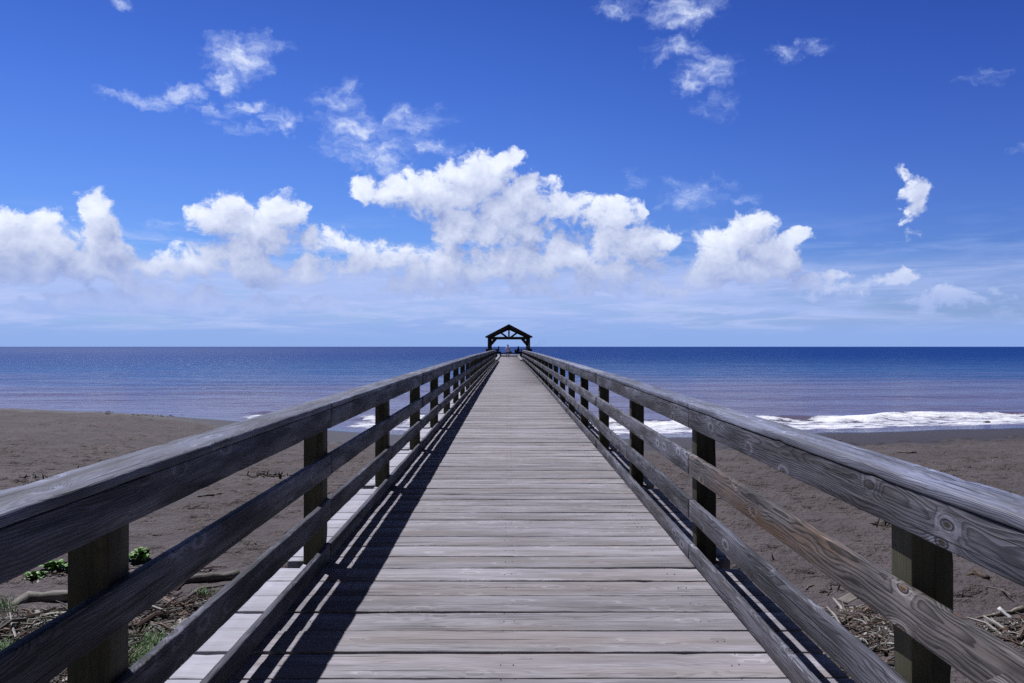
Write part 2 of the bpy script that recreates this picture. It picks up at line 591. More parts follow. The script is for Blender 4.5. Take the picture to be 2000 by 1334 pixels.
    h = k.math('SUBTRACT', h, k.math('MULTIPLY', crk, 1.6))
    h = k.math('ADD', h, k.math('MULTIPLY', kn, .6))
    k.put(b.inputs['Normal'], k.bump(h, .8, bumpd))
    return m


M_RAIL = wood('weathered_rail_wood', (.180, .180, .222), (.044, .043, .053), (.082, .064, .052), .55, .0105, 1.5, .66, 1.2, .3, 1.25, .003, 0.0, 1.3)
M_RAIL_SHADE = wood('shade_toned_rail_wood', (.120, .120, .155), (.024, .024, .031), (.055, .043, .038), .5, .0105, 1.5, .66, 1.2, .3, 1.2, .003, 0.0, 1.3)  # darker copy of the rail wood; the left railing's shade put into the colour
M_BROWN = wood('brown_weathered_rail_wood', (.175, .155, .155), (.062, .054, .054), (.130, .074, .036), 1.0, .0125, 1.8, .62, 1.0, .3, 1.4, .003, 0.0, 1.2)
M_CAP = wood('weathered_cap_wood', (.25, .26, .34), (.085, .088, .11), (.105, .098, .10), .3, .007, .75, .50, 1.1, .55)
M_CAP_SHADE = wood('shade_toned_cap_wood', (.165, .17, .225), (.050, .052, .068), (.080, .072, .075), .3, .007, .95, .6, 1.0, .35, 1.0, .003, 0.0, 1.3)  # left cap: darker copy of the cap wood, shading put into the colour
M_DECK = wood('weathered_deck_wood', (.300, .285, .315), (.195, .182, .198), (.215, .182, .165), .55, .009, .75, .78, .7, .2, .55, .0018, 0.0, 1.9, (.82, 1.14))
M_POST = wood('post_wood', (.075, .064, .036), (.026, .022, .013), (.055, .036, .016), .6, .008, .9, .75, .6, .3, .6, .002, .5)
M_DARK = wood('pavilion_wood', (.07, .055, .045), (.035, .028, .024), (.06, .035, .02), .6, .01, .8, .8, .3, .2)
M_PILE = wood('piling_wood', (.15, .13, .11), (.07, .06, .05), (.1, .07, .05), .6, .012, .8, .8, .3, .3)
M_DRIFT = wood('driftwood', (.27, .255, .24), (.11, .098, .088), (.13, .09, .065), .5, .006, .8, .8, 1.0, .3)


def plain(name, col, rough=.7, var=.25, scale=12, spec=.4, bump=.0):
    m, k, b = new_mat(name)
    tcn = k.n.new('ShaderNodeTexCoord')
    nz = k.noise(tcn.outputs['Object'], scale, 4, .6)
    v = k.lin(nz, .3, .7, 1 - var, 1 + var)
    k.put(b.inputs['Base Color'], k.mix(1.0, col, k.comb(v, v, v), 'MULTIPLY'))
    b.inputs['Roughness'].default_value = rough
    b.inputs['Specular IOR Level'].default_value = spec
    if bump:
        k.put(b.inputs['Normal'], k.bump(nz, .7, bump))
    return m


def deck_z(y):
    y = max(y, 0)
    return .0055 * y - 6.3e-5 * y * y if y < 43.6 else .12


# ------------------------------------------------------------------ beach and sea
SEA = -2.80
_sx = np.array([-90, -45, -28, -20, -14, -8, -3, 0, 5, 10, 20, 29, 60, 100], float)
_sy = np.array([64, 59, 54, 50.5, 47, 43.2, 40.6, 39.8, 39.8, 41.0, 43.2, 45.4, 52, 60], float)


def shore_y(x):
    return np.interp(x, _sx, _sy)


def sm(t):
    t = np.clip(t, 0, 1)
    return t * t * (3 - 2 * t)


def vnoise(x, y, seed, oct=4, rough=.5):
    """value noise, vectorised"""
    out = np.zeros_like(x, dtype=float)
    amp, tot = 1.0, 0.0
    for o in range(oct):
        xi, yi = np.floor(x).astype(np.int64), np.floor(y).astype(np.int64)
        fx, fy = x - xi, y - yi
        fx, fy = fx * fx * (3 - 2 * fx), fy * fy * (3 - 2 * fy)

        def h(a, b):
            n = (a * 374761393 + b * 668265263 + (seed + o * 17) * 1442695041) & 0x7fffffff
            n = ((n ^ (n >> 13)) * 1274126177) & 0x7fffffff
            return ((n ^ (n >> 16)) & 0xffff) / 65535.0
        v = (h(xi, yi) * (1 - fx) + h(xi + 1, yi) * fx) * (1 - fy) + (h(xi, yi + 1) * (1 - fx) + h(xi + 1, yi + 1) * fx) * fy
        out += amp * v
        tot += amp
        amp *= rough
        x, y = x * 2.03 + 11.3, y * 2.03 + 5.7
    return out / tot


def sand_z(x, y, fine=True):
    x, y = np.asarray(x, float), np.asarray(y, float)
    s = shore_y(x) - y + (vnoise(x * .12, y * .12, 3, 3) - .5) * 1.6
    left = sm((-x - 7) / 12)                       # the berm rises on the left
    # foreshore: steeper on the left
    fore = np.where(s > 0, 0, s * .07)
    ris_r = .30 * sm(s / 8) + .25 * sm((s - 5) / 14) + .95 * sm((s - 8) / 26)
    ris_l = .95 * sm(s / 10.5) + .10 * sm((s - 9) / 12) + .45 * sm((s - 12) / 24)
    z = SEA - .02 + fore + ris_r * (1 - left) + ris_l * left
    right = sm((x - 14) / 14)
    z = z + right * .22 * sm((s - 2) / 10)
    if fine:
        dry = sm((s - 6) / 5)
        z = z + dry * ((vnoise(x * .5, y * .5, 9, 3) - .5) * .10 + (vnoise(x * 2.3, y * 2.3, 21, 3) - .5) * .035)
    return z


def ground_pt(px, py):
    """world point on the sand seen in this direction of the photograph"""
    u, v = (px - VX) / F, (VY - py) / F
    z = -1.3
    y = 5.
    for _ in range(40):
        y = (EYE.z - z) / max(-v, 1e-4)
        z = float(sand_z(u * y, y))
    return Vector((u * y, y, z))


def fan_grid(ys, us, apex):
    Y, Uu = np.meshgrid(ys, us, indexing='ij')
    X = (Y - apex) * Uu
    return X, Y


def grid_obj(name, X, Y, Z, mat, attrs=None, smooth=True):
    n, m = X.shape
    me = bpy.data.meshes.new(name)
    co = np.stack([X, Y, Z], -1).reshape(-1, 3).astype(np.float32)
    idx = np.arange(n * m).reshape(n, m)
    q = np.stack([idx[:-1, :-1], idx[:-1, 1:], idx[1:, 1:], idx[1:, :-1]], -1).reshape(-1, 4)
    me.vertices.add(n * m)
    me.vertices.foreach_set('co', co.ravel())
    me.loops.add(q.size)
    me.loops.foreach_set('vertex_index', q.ravel().astype(np.int32))
    me.polygons.add(len(q))
    me.polygons.foreach_set('loop_start', (np.arange(len(q)) * 4).astype(np.int32))
    me.polygons.foreach_set('loop_total', np.full(len(q), 4, np.int32))
    me.update(calc_edges=True)
    me.validate()
    me.polygons.foreach_set('use_smooth', [smooth] * len(me.polygons))
    for k_, a_ in (attrs or {}).items():
        at = me.attributes.new(k_, 'FLOAT', 'POINT')
        at.data.foreach_set('value', a_.ravel().astype(np.float32))
    me.materials.append(mat)
    o = bpy.data.objects.new(name, me)
    return link(o)


def us_axis(umax, n, outer):
    core = np.linspace(-umax, umax, n)
    out = umax * np.exp(np.linspace(0, math.log(outer / umax), 16))[1:]
    return np.concatenate([-out[::-1], core, out])


# sand ------------------------------------------------------------
def make_sand():
    m, k, b = new_mat('volcanic_sand')
    g = k.n.new('ShaderNodeNewGeometry')
    pos = g.outputs['Position']
    n1 = k.noise(pos, .35, 5, .6)
    n2 = k.noise(pos, 3.0, 5, .6)
    n3 = k.noise(pos, 60, 3, .7)
    n4 = k.noise(pos, 260, 2, .7)
    s = k.attr('shore')
    col = k.mix(k.ss(n1, .42, .58), (0.069, 0.055, 0.057), (0.085, 0.069, 0.072))
    col = k.mix(k.math('MULTIPLY', k.ss(n2, .48, .66), .6), col, (0.047, 0.039, 0.040))
    sp = k.lin(n3, .3, .7, .80, 1.20)
    col = k.mix(1.0, col, k.comb(sp, sp, sp), 'MULTIPLY')
    gr = k.math('MULTIPLY', k.ss(n4, .68, .78), .6)
    col = k.mix(gr, col, (0.192, 0.173, 0.181))
    col = k.mix(k.math('MULTIPLY', k.ss(n4, .36, .26), .6), col, (.03, .028, .028))
    # fine dark wrack flecks, in drifts
    fl = k.noise(pos, 16, 4, .75)
    dr = k.noise(pos, .5, 3, .6)
    flk = k.math('MULTIPLY', k.ss(fl, .60, .68), k.ss(dr, .44, .62))
    col = k.mix(k.math('MULTIPLY', flk, .8), col, (.035, .028, .022))
    # damp lower beach
    dn = k.math('ADD', s, k.math('MULTIPLY', k.math('SUBTRACT', n1, .5), 5.0))
    damp = k.ss(dn, 10.5, 8.8)
    wet = k.ss(k.math('ADD', s, k.math('MULTIPLY', k.math('SUBTRACT', n1, .5), 3.0)), 3.6, 2.0)
    col = k.mix(k.math('MULTIPLY', damp, .88), col, (0.025, 0.020, 0.021))
    col = k.mix(k.math('MULTIPLY', wet, .8), col, (0.025, 0.021, 0.025))
    k.put(b.inputs['Base Color'], col)
    rg = k.mix(damp, (.85, .85, .85), (.6, .6, .6))
    rg = k.mix(wet, rg, (.13, .13, .13))
    k.put(b.inputs['Roughness'], rg)
    b.inputs['Specular IOR Level'].default_value = .35
    h = k.math('ADD', k.math('MULTIPLY', n3, .25), k.math('MULTIPLY', n2, 1.7))
    h = k.math('ADD', h, k.math('MULTIPLY', k.noise(pos, 12, 3, .6), 1.1))
    st = k.math('SUBTRACT', 1.0, k.math('MULTIPLY', damp, .85))
    k.put(b.inputs['Normal'], k.bump(h, st, .06))

    ys = np.concatenate([[-80, -40, -20, -10], np.arange(-4, 26, .055), 26 * np.exp(np.arange(0, math.log(70 / 26), .0042))])
    us = us_axis(1.15, 760, 8.0)
    X, Y = fan_grid(ys, us, -13.0)
    X[:4] *= -1.0 * np.sign(Y[:4] + 13)[:, :1] * -1
    X[:4] = np.sort(X[:4] * 1.0, axis=1)
    X[:3] = us * 60
    Z = sand_z(X, Y)
    S = shore_y(X) - Y
    # footprints and pock marks, denser on the dry sand
    r2 = np.random.RandomState(5)
    nd = 9000
    cy = 5 + 45 * r2.rand(nd) ** .8
    cx = (cy + 13) * (r2.rand(nd) * 2 - 1) * .85
    for (x0, y0) in zip(cx, cy):
        if float(shore_y(x0)) - y0 < 8.5:
            continue
        a_, b_ = r2.uniform(.10, .28), r2.uniform(.05, .13)
        dep = r2.uniform(.03, .10) * (1.0 if r2.rand() < .7 else 1.5)
        th = r2.uniform(-.5, .5)
        j0, j1 = np.searchsorted(ys, y0 - .8), np.searchsorted(ys, y0 + .8)
        uu = x0 / (y0 + 13.0)
        i0, i1 = np.searchsorted(us, uu - .07), np.searchsorted(us, uu + .07)
        xx, yy = X[j0:j1, i0:i1] - x0, Y[j0:j1, i0:i1] - y0
        xr, yr = xx * math.cos(th) + yy * math.sin(th), -xx * math.sin(th) + yy * math.cos(th)
        d = (xr / a_) ** 2 + (yr / b_) ** 2
        Z[j0:j1, i0:i1] += -dep * np.exp(-d * 1.6) + dep * .35 * np.exp(-((np.sqrt(d) - 1.5) ** 2) * 3)
    # trails of footprints
    for _ in range(26):
        x0, y0 = r2.uniform(-26, 28), r2.uniform(9, 34)
        hd = r2.uniform(-.5, .5) + (0 if r2.rand() < .6 else math.pi / 2)
        for q in range(r2.randint(14, 34)):
            sd_ = 1 if q % 2 else -1
            hd += r2.uniform(-.05, .05)
            px_ = x0 + math.cos(hd) * .68 * q - math.sin(hd) * .11 * sd_
            py_ = y0 + math.sin(hd) * .68 * q + math.cos(hd) * .11 * sd_
            if py_ < 6 or py_ > 40 or abs(px_) > (py_ + 13) * .95 or float(shore_y(px_)) - py_ < 8:
                continue
            j0, j1 = np.searchsorted(ys, py_ - .5), np.searchsorted(ys, py_ + .5)
            uu = px_ / (py_ + 13.0)
            i0, i1 = np.searchsorted(us, uu - .04), np.searchsorted(us, uu + .04)
            xx, yy = X[j0:j1, i0:i1] - px_, Y[j0:j1, i0:i1] - py_
            xr, yr = xx * math.cos(hd) + yy * math.sin(hd), -xx * math.sin(hd) + yy * math.cos(hd)
            d = (xr / .15) ** 2 + (yr / .065) ** 2
            Z[j0:j1, i0:i1] += -.055 * np.exp(-d ** 2 * .8) + .022 * np.exp(-((np.sqrt(d) - 1.5) ** 2) * 5)
    o = grid_obj('sand_beach', X, Y, Z, m, {'shore': S})
    tag(o, kind='structure')
    return o


make_sand()


# sea -------------------------------------------------------------
def make_sea():
    m, k, b = new_mat('sea_water')
    g = k.n.new('ShaderNodeNewGeometry')
    pos = g.outputs['Position']
    s = k.math('MULTIPLY', k.attr('shore'), -1.0)       # metres out from the waterline
    x, y, z = k.sep(pos)
    # colour: silty near the beach, clear blue farther out
    cn = k.noise(k.vm('MULTIPLY', pos, (.012, .05, 1)), 1.0, 4, .6)
    ds = k.math('ADD', k.math('LOGARITHM', k.math('MAXIMUM', y, 10.0), 2.718), k.math('MULTIPLY', k.math('SUBTRACT', cn, .5), .9))
    col = k.mix(k.ss(ds, 4.1, 5.0), (.108, .090, .128), (.028, .074, .195))
    col = k.mix(k.ss(ds, 4.9, 6.0), col, (.003, .032, .16))
    brn = k.noise(k.vm('MULTIPLY', pos, (.035, .22, 1)), 1.0, 5, .6)
    col = k.mix(k.math('MULTIPLY', k.ss(brn, .52, .72), k.ss(ds, 5.4, 4.4, 0, .55)), col, (.125, .070, .085))
    # foam
    foamA = k.attr('foam')
    fn = k.noise(k.vm('MULTIPLY', pos, (.40, 1.0, 1)), 1.0, 8, .70, .8)
    fv = k.voro(k.vm('MULTIPLY', pos, (1.2, 2.6, 1)), 1.0, 3, .6)
    fsum = k.math('ADD', foamA, k.math('ADD', k.math('MULTIPLY', k.math('SUBTRACT', fn, .5), 2.0), k.math('MULTIPLY', k.math('SUBTRACT', fv, .45), .5)))
    foam = k.ss(fsum, .42, .62)
    fc = k.mix(k.ss(fsum, .5, 1.1), (.50, .51, .58), (.84, .85, .90))
    col = k.mix(foam, col, fc)
    k.put(b.inputs['Base Color'], col)
    k.put(b.inputs['Roughness'], k.mix(foam, k.mix(k.ss(ds, 4, 7), (.14, .14, .14), (.34, .34, .34)), (.75, .75, .75)))
    b.inputs['IOR'].default_value = 1.33
    b.inputs['Specular IOR Level'].default_value = .5
    # wave normals at several sizes; crests run along the shore
    h1 = k.noise(k.vm('MULTIPLY', pos, (.10, .42, 1)), 1.0, 3, .55, .3)
    h2 = k.noise(k.vm('MULTIPLY', pos, (.55, 1.5, 1)), 1.0, 4, .6, .3)
    h3 = k.noise(k.vm('MULTIPLY', pos, (3.0, 6.0, 1)), 1.0, 3, .6)
    h = k.math('ADD', k.math('MULTIPLY', h1, .5), k.math('MULTIPLY', h2, .34))
    h = k.math('ADD', h, k.math('MULTIPLY', h3, .03))
    nb = k.bump(h, .55, .8, k.bump(fn, foam, .35))
    # far out a pixel holds many wavelets: scatter the facet normals themselves
    f1 = k.vm('SUBTRACT', k.noise(k.vm('MULTIPLY', pos, (.35, .9, 1)), 1.0, 6, .66, out=1), (.5, .5, .5))
    fx, fy, fz = k.sep(f1)
    amp = k.ss(ds, 3.7, 5.6, .06, .50)
    fv2 = k.comb(k.math('MULTIPLY', fx, k.math('MULTIPLY', amp, .8)),
                 k.math('SUBTRACT', k.math('MULTIPLY', fy, amp), k.math('MULTIPLY', amp, .44)), 0.0)
    nn = k.vm('NORMALIZE', k.vm('ADD', nb, fv2))
    nmx = k.n.new('ShaderNodeMix')
    nmx.data_type = 'VECTOR'
    k.put(nmx.inputs[0], foam)
    k.l.new(nn, nmx.inputs[4])
    k.l.new(nb, nmx.inputs[5])
    k.put(b.inputs['Normal'], nmx.outputs[1])

    ys = np.concatenate([np.arange(30, 75, .12), 75 * np.exp(np.arange(0, math.log(400 / 75), .006)),
                         400 * np.exp(np.arange(0, math.log(45000 / 400) + .05, .05))])
    us = us_axis(1.3, 420, 5.0)
    X, Y = fan_grid(ys, us, 0.0)
    S = shore_y(X) - Y
    O = -S
    wob = (vnoise(X * .09, Y * .02, 4, 3) - .5) * 5.0
    near = np.exp(-np.maximum(O, 0) / 160.)
    Z = SEA + 0 * X
    Z += near * .10 * np.sin((Y + wob) * .55 + vnoise(X * .03, Y * .03, 8, 2) * 9) * np.clip(O / 12, 0, 1)
    Z += near * .06 * (vnoise(X * .5, Y * 1.1, 12, 3) - .5) * np.clip(O / 3, 0, 1)
    # the little shore break
    on = sm((X + 10.5) / 2.5)
    patch = np.exp(-((X + 15.2) / 2.0) ** 2)
    band = sm((O + .6) / .5) * sm((5.4 + (vnoise(X * .22, Y * 0, 31, 4) - .5) * 5.0 - O) / 1.1)
    band_l = sm((O - .2) / .5) * sm((3.2 - O) / .8)
    inner = np.where(X < 0, .85, 1.0)
    fo = np.maximum(on * band * inner, patch * band_l * .8)
    crest = on * np.exp(-((O - 4.7 - (vnoise(X * .2, Y * 0, 31, 3) - .5) * 4) / .9) ** 2)
    Z += crest * .30 + fo * .05 * (vnoise(X * 1.6, Y * 3.0, 40, 3) - .3)
    crest_l = patch * np.exp(-((O - 3.4) / .7) ** 2)
    Z += crest_l * .25
    fo = fo * .92 - .62 + .34 * crest + .25 * patch * band_l
    tk = np.exp(-((O - 16) / 2.0) ** 2) * .0
    o = grid_obj('sea_water', X, Y, Z, m, {'shore': S, 'foam': fo + tk})
    tag(o, kind='structure')
    return o


make_sea()

# ------------------------------------------------------------------ pier
XL, XR = 1.33, 1.345            # inner faces of the posts
POST_W = .14
RT = .038
PITCH = 3.05
P0Y = 2.66                     # near face of the first post in view
POSTS = [P0Y + PITCH * i for i in range(-1, 26)]
RAIL_END = POSTS[-1] + POST_W + .05
PLAT_Y0, PLAT_HW = 114.5, 3.35
DECK_END = 149.0

pier = empty('pier', (0, 0, 0))
tag(pier, 'long straight weathered timber pier deck of crosswise planks running out over the sea', 'pier')


def make_deck():
    mb = MB()
    y = -1.7
    i = 0
    while y < DECK_END:
        w = .292 + rr(-.003, .003)
        y1 = y + w
        gap = rr(.008, .019)
        wide = y > PLAT_Y0
        x0, x1 = (-1.605 + rr(-.010, .006), 1.61 + rr(-.006, .010)) if not wide else (-PLAT_HW + rr(-.02, .02), PLAT_HW + rr(-.02, .02))
        zc = deck_z(y + w / 2) - .0375 + rr(-.0025, .0025)
        near = y < 14
        sg = .07 if y < 6 else (.14 if near else (.5 if y < 30 else 1.6))
        hit = [p for p in POSTS if p < y1 and p + POST_W > y] if not wide else []
        tilt = rr(-.004, .004)
        if hit:
            p = hit[0]
            # plank cut round the posts; short filler pieces outboard of them
            timber(mb, (-XL + .004, (y + y1) / 2, zc + tilt), (XR - .004, (y + y1) / 2, zc - tilt), w, .075, sg, (.0010 if near else 0), .004, .008 if near else 0)
            for (a, b_) in ((x0, -XL - POST_W - .004), (XR + POST_W + .004, x1)):
                if b_ - a > .03:
                    yy0, yy1 = max(y, p + .085), y1
                    if yy1 - yy0 > .04:
                        timber(mb, (a, (yy0 + yy1) / 2, zc), (b_, (yy0 + yy1) / 2, zc), yy1 - yy0, .07, sg, .001, .004)
            for (a, b_) in ((-XL - POST_W, -XL), (XR, XR + POST_W)):
                if p - .004 - y > .03:
                    timber(mb, (a, (y + p) / 2, zc), (b_, (y + p) / 2, zc), p - .004 - y, .07, sg, .001, .004)
                if y1 - (p + POST_W + .004) > .03:
                    q = p + POST_W + .004
                    timber(mb, (a, (q + y1) / 2, zc), (b_, (q + y1) / 2, zc), y1 - q, .07, sg, .001, .004)
        else:
            timber(mb, (x0, (y + y1) / 2, zc + tilt), (x1, (y + y1) / 2, zc - tilt), w, .075, sg, (.0010 if near else 0), .004, .008 if near else 0,
                   pith=(rr(-.15, .15), rr(-.22, -.05)))
        y = y1 + gap
        i += 1
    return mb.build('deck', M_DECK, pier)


make_deck()
mb = MB()
for q in range(90):
    for xs in (-1.17, -1.12, -.03, .03, 1.09, 1.14):
        for e in (.07, .22):
            y = -1.7 + .3075 * q + e + rr(-.008, .008)
            x = xs + rr(-.012, .012)
            z = deck_z(y) + .0005
            r_ = rr(.0022, .0034)
            pts = [(x + r_ * math.cos(a_ * .785), y + r_ * math.sin(a_ * .785), z + dz_) for dz_ in (-.004, .002) for a_ in range(8)]
            mb.add(pts, [tuple(range(8, 16))] + [(a_, (a_ + 1) % 8, (a_ + 1) % 8 + 8, a_ + 8) for a_ in range(8)])
mb.build('nails', plain('rusty_iron', (.055, .035, .028), .6, .3, 40), pier, smooth=False)
# stringers, cross heads and piles below
for xs in (-1.15, 0, 1.12):
    mb = MB()
    for a in range(0, 25):
        y0 = -1.5 + a * 6.02
        y1 = min(y0 + 6.0, DECK_END - .1)
        timber(mb, (xs, y0, deck_z(y0) - .20), (xs, y1, deck_z(y1) - .20), .14, .235, 1.0, 0, .006)
    mb.build('stringer', M_PILE, pier)
for a in range(0, 25):
    yb = 1.2 + a * 6.1
    wide = yb > PLAT_Y0
    hw = 3.2 if wide else 1.45
    mb = MB()
    timber(mb, (-hw, yb, deck_z(yb) - .47), (hw, yb, deck_z(yb) - .47), .28, .28, 1.0, 0, .01)
    mb.build('cross_head', M_PILE, pier)
    for sx in (-1, 1):
        mb = MB()
        xx = sx * (hw - .35)
        zt = deck_z(yb) - .62
        rod(mb, [(xx, yb, -6.0), (xx, yb, -3), (xx, yb, zt)], [.17, .165, .15], 14)
        mb.build('piling', M_PILE, pier)


def make_railing(side):
    L = side < 0
    X = -XL if L else XR
    root = empty('wooden_railing', (X, 0, 0))
    tag(root, 'shadowed dark wooden railing along the left edge of the pier' if L else
        'sunlit grey wooden railing along the right edge of the pier', 'railing')
    loc = Vector((X, 0, 0))

    def put(mb, name, mat):
        o = mb.build(name, mat, root, origin=(0, 0, 0))
        o.matrix_parent_inverse = Matrix.Translation(-loc)
        return o
    dzs = {}
    for i, py in enumerate(POSTS):
        dzs[i] = (rr(-.007, .007), rr(-.004, .004))
    dzs[1] = (.0, .0); dzs[2] = (.004, .0)
    for i, py in enumerate(POSTS):
        mb = MB()
        zd = deck_z(py)
        xc = X + side * POST_W / 2
        timber(mb, (xc, py + POST_W / 2, zd - .45), (xc, py + POST_W / 2, zd + 1.096 + dzs[i][0]), POST_W, POST_W,
               .12 if py < 10 else .5, .0012, .004, .02 if py < 10 else 0, up=(0, 1, 0))
        put(mb, 'post', M_POST)
    xf = X - side * RT / 2
    rails = (('top_rail', 1.026, .142, 1), ('middle_rail', .692, .150, 1), ('lower_rail', .367, .142, 0), ('toe_board', .058, .114, 1))
    for nm, zc, h, ph in rails:
        i = 0
        idx = [0] + [j for j in range(1, len(POSTS) - 1) if j % 2 == (0 if ph else 0)]
        if nm == 'lower_rail':
            idx = [0, 2, 3] + [j for j in range(5, len(POSTS) - 1, 2)]
        idx = sorted(set(idx)) + [len(POSTS) - 1]
        for a, b_ in zip(idx[:-1], idx[1:]):
            ya = POSTS[a] + POST_W / 2 + (.0015 if a else -.9)
            yb = POSTS[b_] + POST_W / 2 - (.0015 if b_ < len(POSTS) - 1 else -.11)
            mb = MB()
            near = ya < 9
            da, db = dzs[a], dzs[b_]
            jx = rr(-.0015, .0015)
            timber(mb, (xf + jx, ya, deck_z(ya) + zc + da[0]), (xf + jx, yb, deck_z(yb) + zc + db[0]), RT, h,
                   .05 if near else (.3 if ya < 25 else 1.2), .001 if near else .0008, .005, .006 if near else 0,
                   sag=0.0 if nm == 'top_rail' else .004, maxseg=140)
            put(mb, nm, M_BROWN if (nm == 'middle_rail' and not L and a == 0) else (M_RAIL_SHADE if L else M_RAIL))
    # cap
    cw = .215 if L else .178
    xc = X - side * (RT + .004) + side * cw / 2
    idx = [0] + [j for j in range(2, len(POSTS) - 1, 2)] + [len(POSTS) - 1]
    for a, b_ in zip(idx[:-1], idx[1:]):
        ya = POSTS[a] + POST_W / 2 + (.0015 if a else -.9)
        yb = POSTS[b_] + POST_W / 2 - (.0015 if b_ < len(POSTS) - 1 else -.11)
        mb = MB()
        near = ya < 9
        timber(mb, (xc, ya, deck_z(ya) + 1.1175 + dzs[a][0]), (xc, yb, deck_z(yb) + 1.1175 + dzs[b_][0]), cw, .038,
               .05 if near else (.3 if ya < 25 else 1.2), .0012 if near else .0008, .007, .010 if near else 0,
               sag=0.0, maxseg=140)
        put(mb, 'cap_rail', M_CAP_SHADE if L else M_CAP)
    return root


make_railing(-1)
make_railing(1)

# ------------------------------------------------------------------ far end of the pier
FZ = .12


def far_pt(px, py, L):
    return Vector(((px - VX) / F * L, L, EYE.z + (VY - py) / F * L))


for sx, lab in ((-1, 'pale squared timber lying along the left deck edge past the end of the railing'),
                (1, 'pale squared timber lying along the right deck edge past the end of the railing')):
    mb = MB()
    timber(mb, (sx * 1.30, RAIL_END + .3, FZ + .085), (sx * 1.38, PLAT_Y0 + 1.0, FZ + .085), .28, .17, 2, .002, .012)
    o = mb.build('edge_beam', M_DECK, None, origin=(sx * 1.30, RAIL_END + .3, FZ))
    tag(o, lab, 'beam', 'squared beams along the deck edges')

# guard rail round the platform at the end
gr = empty('platform_railing', (0, PLAT_Y0, FZ))
tag(gr, 'dark low guard rail around the wide platform under the pavilion', 'railing')
gl = Vector((0, PLAT_Y0, FZ))


def gput(mb, name, mat, root, loc):
    o = mb.build(name, mat, root)
    o.matrix_parent_inverse = Matrix.Translation(-loc)
    return o


gseg = [((-PLAT_HW + .1, PLAT_Y0 + .2), (-1.75, PLAT_Y0 + .2)), ((1.75, PLAT_Y0 + .2), (PLAT_HW - .1, PLAT_Y0 + .2)),
        ((-PLAT_HW + .1, PLAT_Y0 + .2), (-PLAT_HW + .1, DECK_END - .3)), ((PLAT_HW - .1, PLAT_Y0 + .2), (PLAT_HW - .1, DECK_END - .3))]
for (a, b_) in gseg:
    for z, h, nm in ((1.13, .05, 'cap_rail'), (1.0, .14, 'rail'), (.65, .14, 'rail'), (.3, .14, 'rail')):
        mb = MB()
        timber(mb, (a[0], a[1], FZ + z), (b_[0], b_[1], FZ + z), .16 if nm == 'cap_rail' else .04, h, 2, .001, .005)
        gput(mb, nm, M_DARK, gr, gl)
    A_, B_ = Vector((*a, 0)), Vector((*b_, 0))
    n = max(1, round((B_ - A_).length / 3.0))
    for q in range(n + 1):
        p = A_.lerp(B_, q / n)
        mb = MB()
        timber(mb, (p.x, p.y, FZ - .3), (p.x, p.y, FZ + 1.1), .14, .14, .6, 0, .005, up=(0, 1, 0))
        gput(mb, 'post', M_DARK, gr, gl)
mb = MB()
timber(mb, (-PLAT_HW + .1, DECK_END - .25, FZ + .24), (PLAT_HW - .1, DECK_END - .25, FZ + .24), .28, .22, 2, .001, .01)
o = mb.build('bull_rail', M_DARK, None, origin=(0, DECK_END - .25, FZ))
for q in range(5):
    pass
tag(o, 'dark heavy curb timber across the seaward end of the pier', 'beam')
mbk = MB()
for q in range(6):
    xx = -PLAT_HW + .5 + q * (2 * PLAT_HW - 1.0) / 5
    timber(mbk, (xx - .15, 0, -.185), (xx + .15, 0, -.185), .26, .11, 1, 0, .01)
mbk.build('spacer', M_DARK, o)

# pavilion ------------------------------------------------------
PY0, PY1 = 118.0, 133.0
pv = empty('pavilion', (0, PY0, FZ))
pvl = Vector((0, PY0, FZ))
tag(pv, 'dark open timber pavilion with gabled roof at the far end of the pier', 'pavilion')
EZ, AZ, EHW = 3.06, 4.90, 3.52
ang = math.atan2(AZ - EZ, EHW)


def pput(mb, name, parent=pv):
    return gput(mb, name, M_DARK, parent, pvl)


for sx in (-1, 1):
    mb = MB()
    # roof slab with boards and overhang
    A = Vector((sx * EHW, 0, EZ)); B = Vector((0, 0, AZ))
    mid = (A + B) / 2
    th = .11
    nrm = Vector((-(B - A).z, 0, (B - A).x)).normalized()
    if nrm.z < 0: nrm = -nrm
    c = mid - nrm * th / 2
    upv = nrm
    timber(mb, (c.x, PY0 - .7, c.z), (c.x, PY1 + .7, c.z), (B - A).length, th, 2, .004, .01, up=upv)
    pput(mb, 'roof')
    # fascia boards on the gable
    for yy in (PY0 - .73, PY1 + .73):
        mb = MB()
        off = -nrm * .13
        timber(mb, (A + off) + Vector((0, yy, 0)), (B + off) + Vector((0, yy, 0)), .05, .26, 1, 0, .005, up=nrm)
        pput(mb, 'barge_board')
    mb = MB()
    timber(mb, (sx * (EHW - .42), PY0 - .5, EZ + .01), (sx * (EHW - .42), PY1 + .5, EZ + .01), .24, .30, 3, 0, .01)
    pput(mb, 'wall_plate')
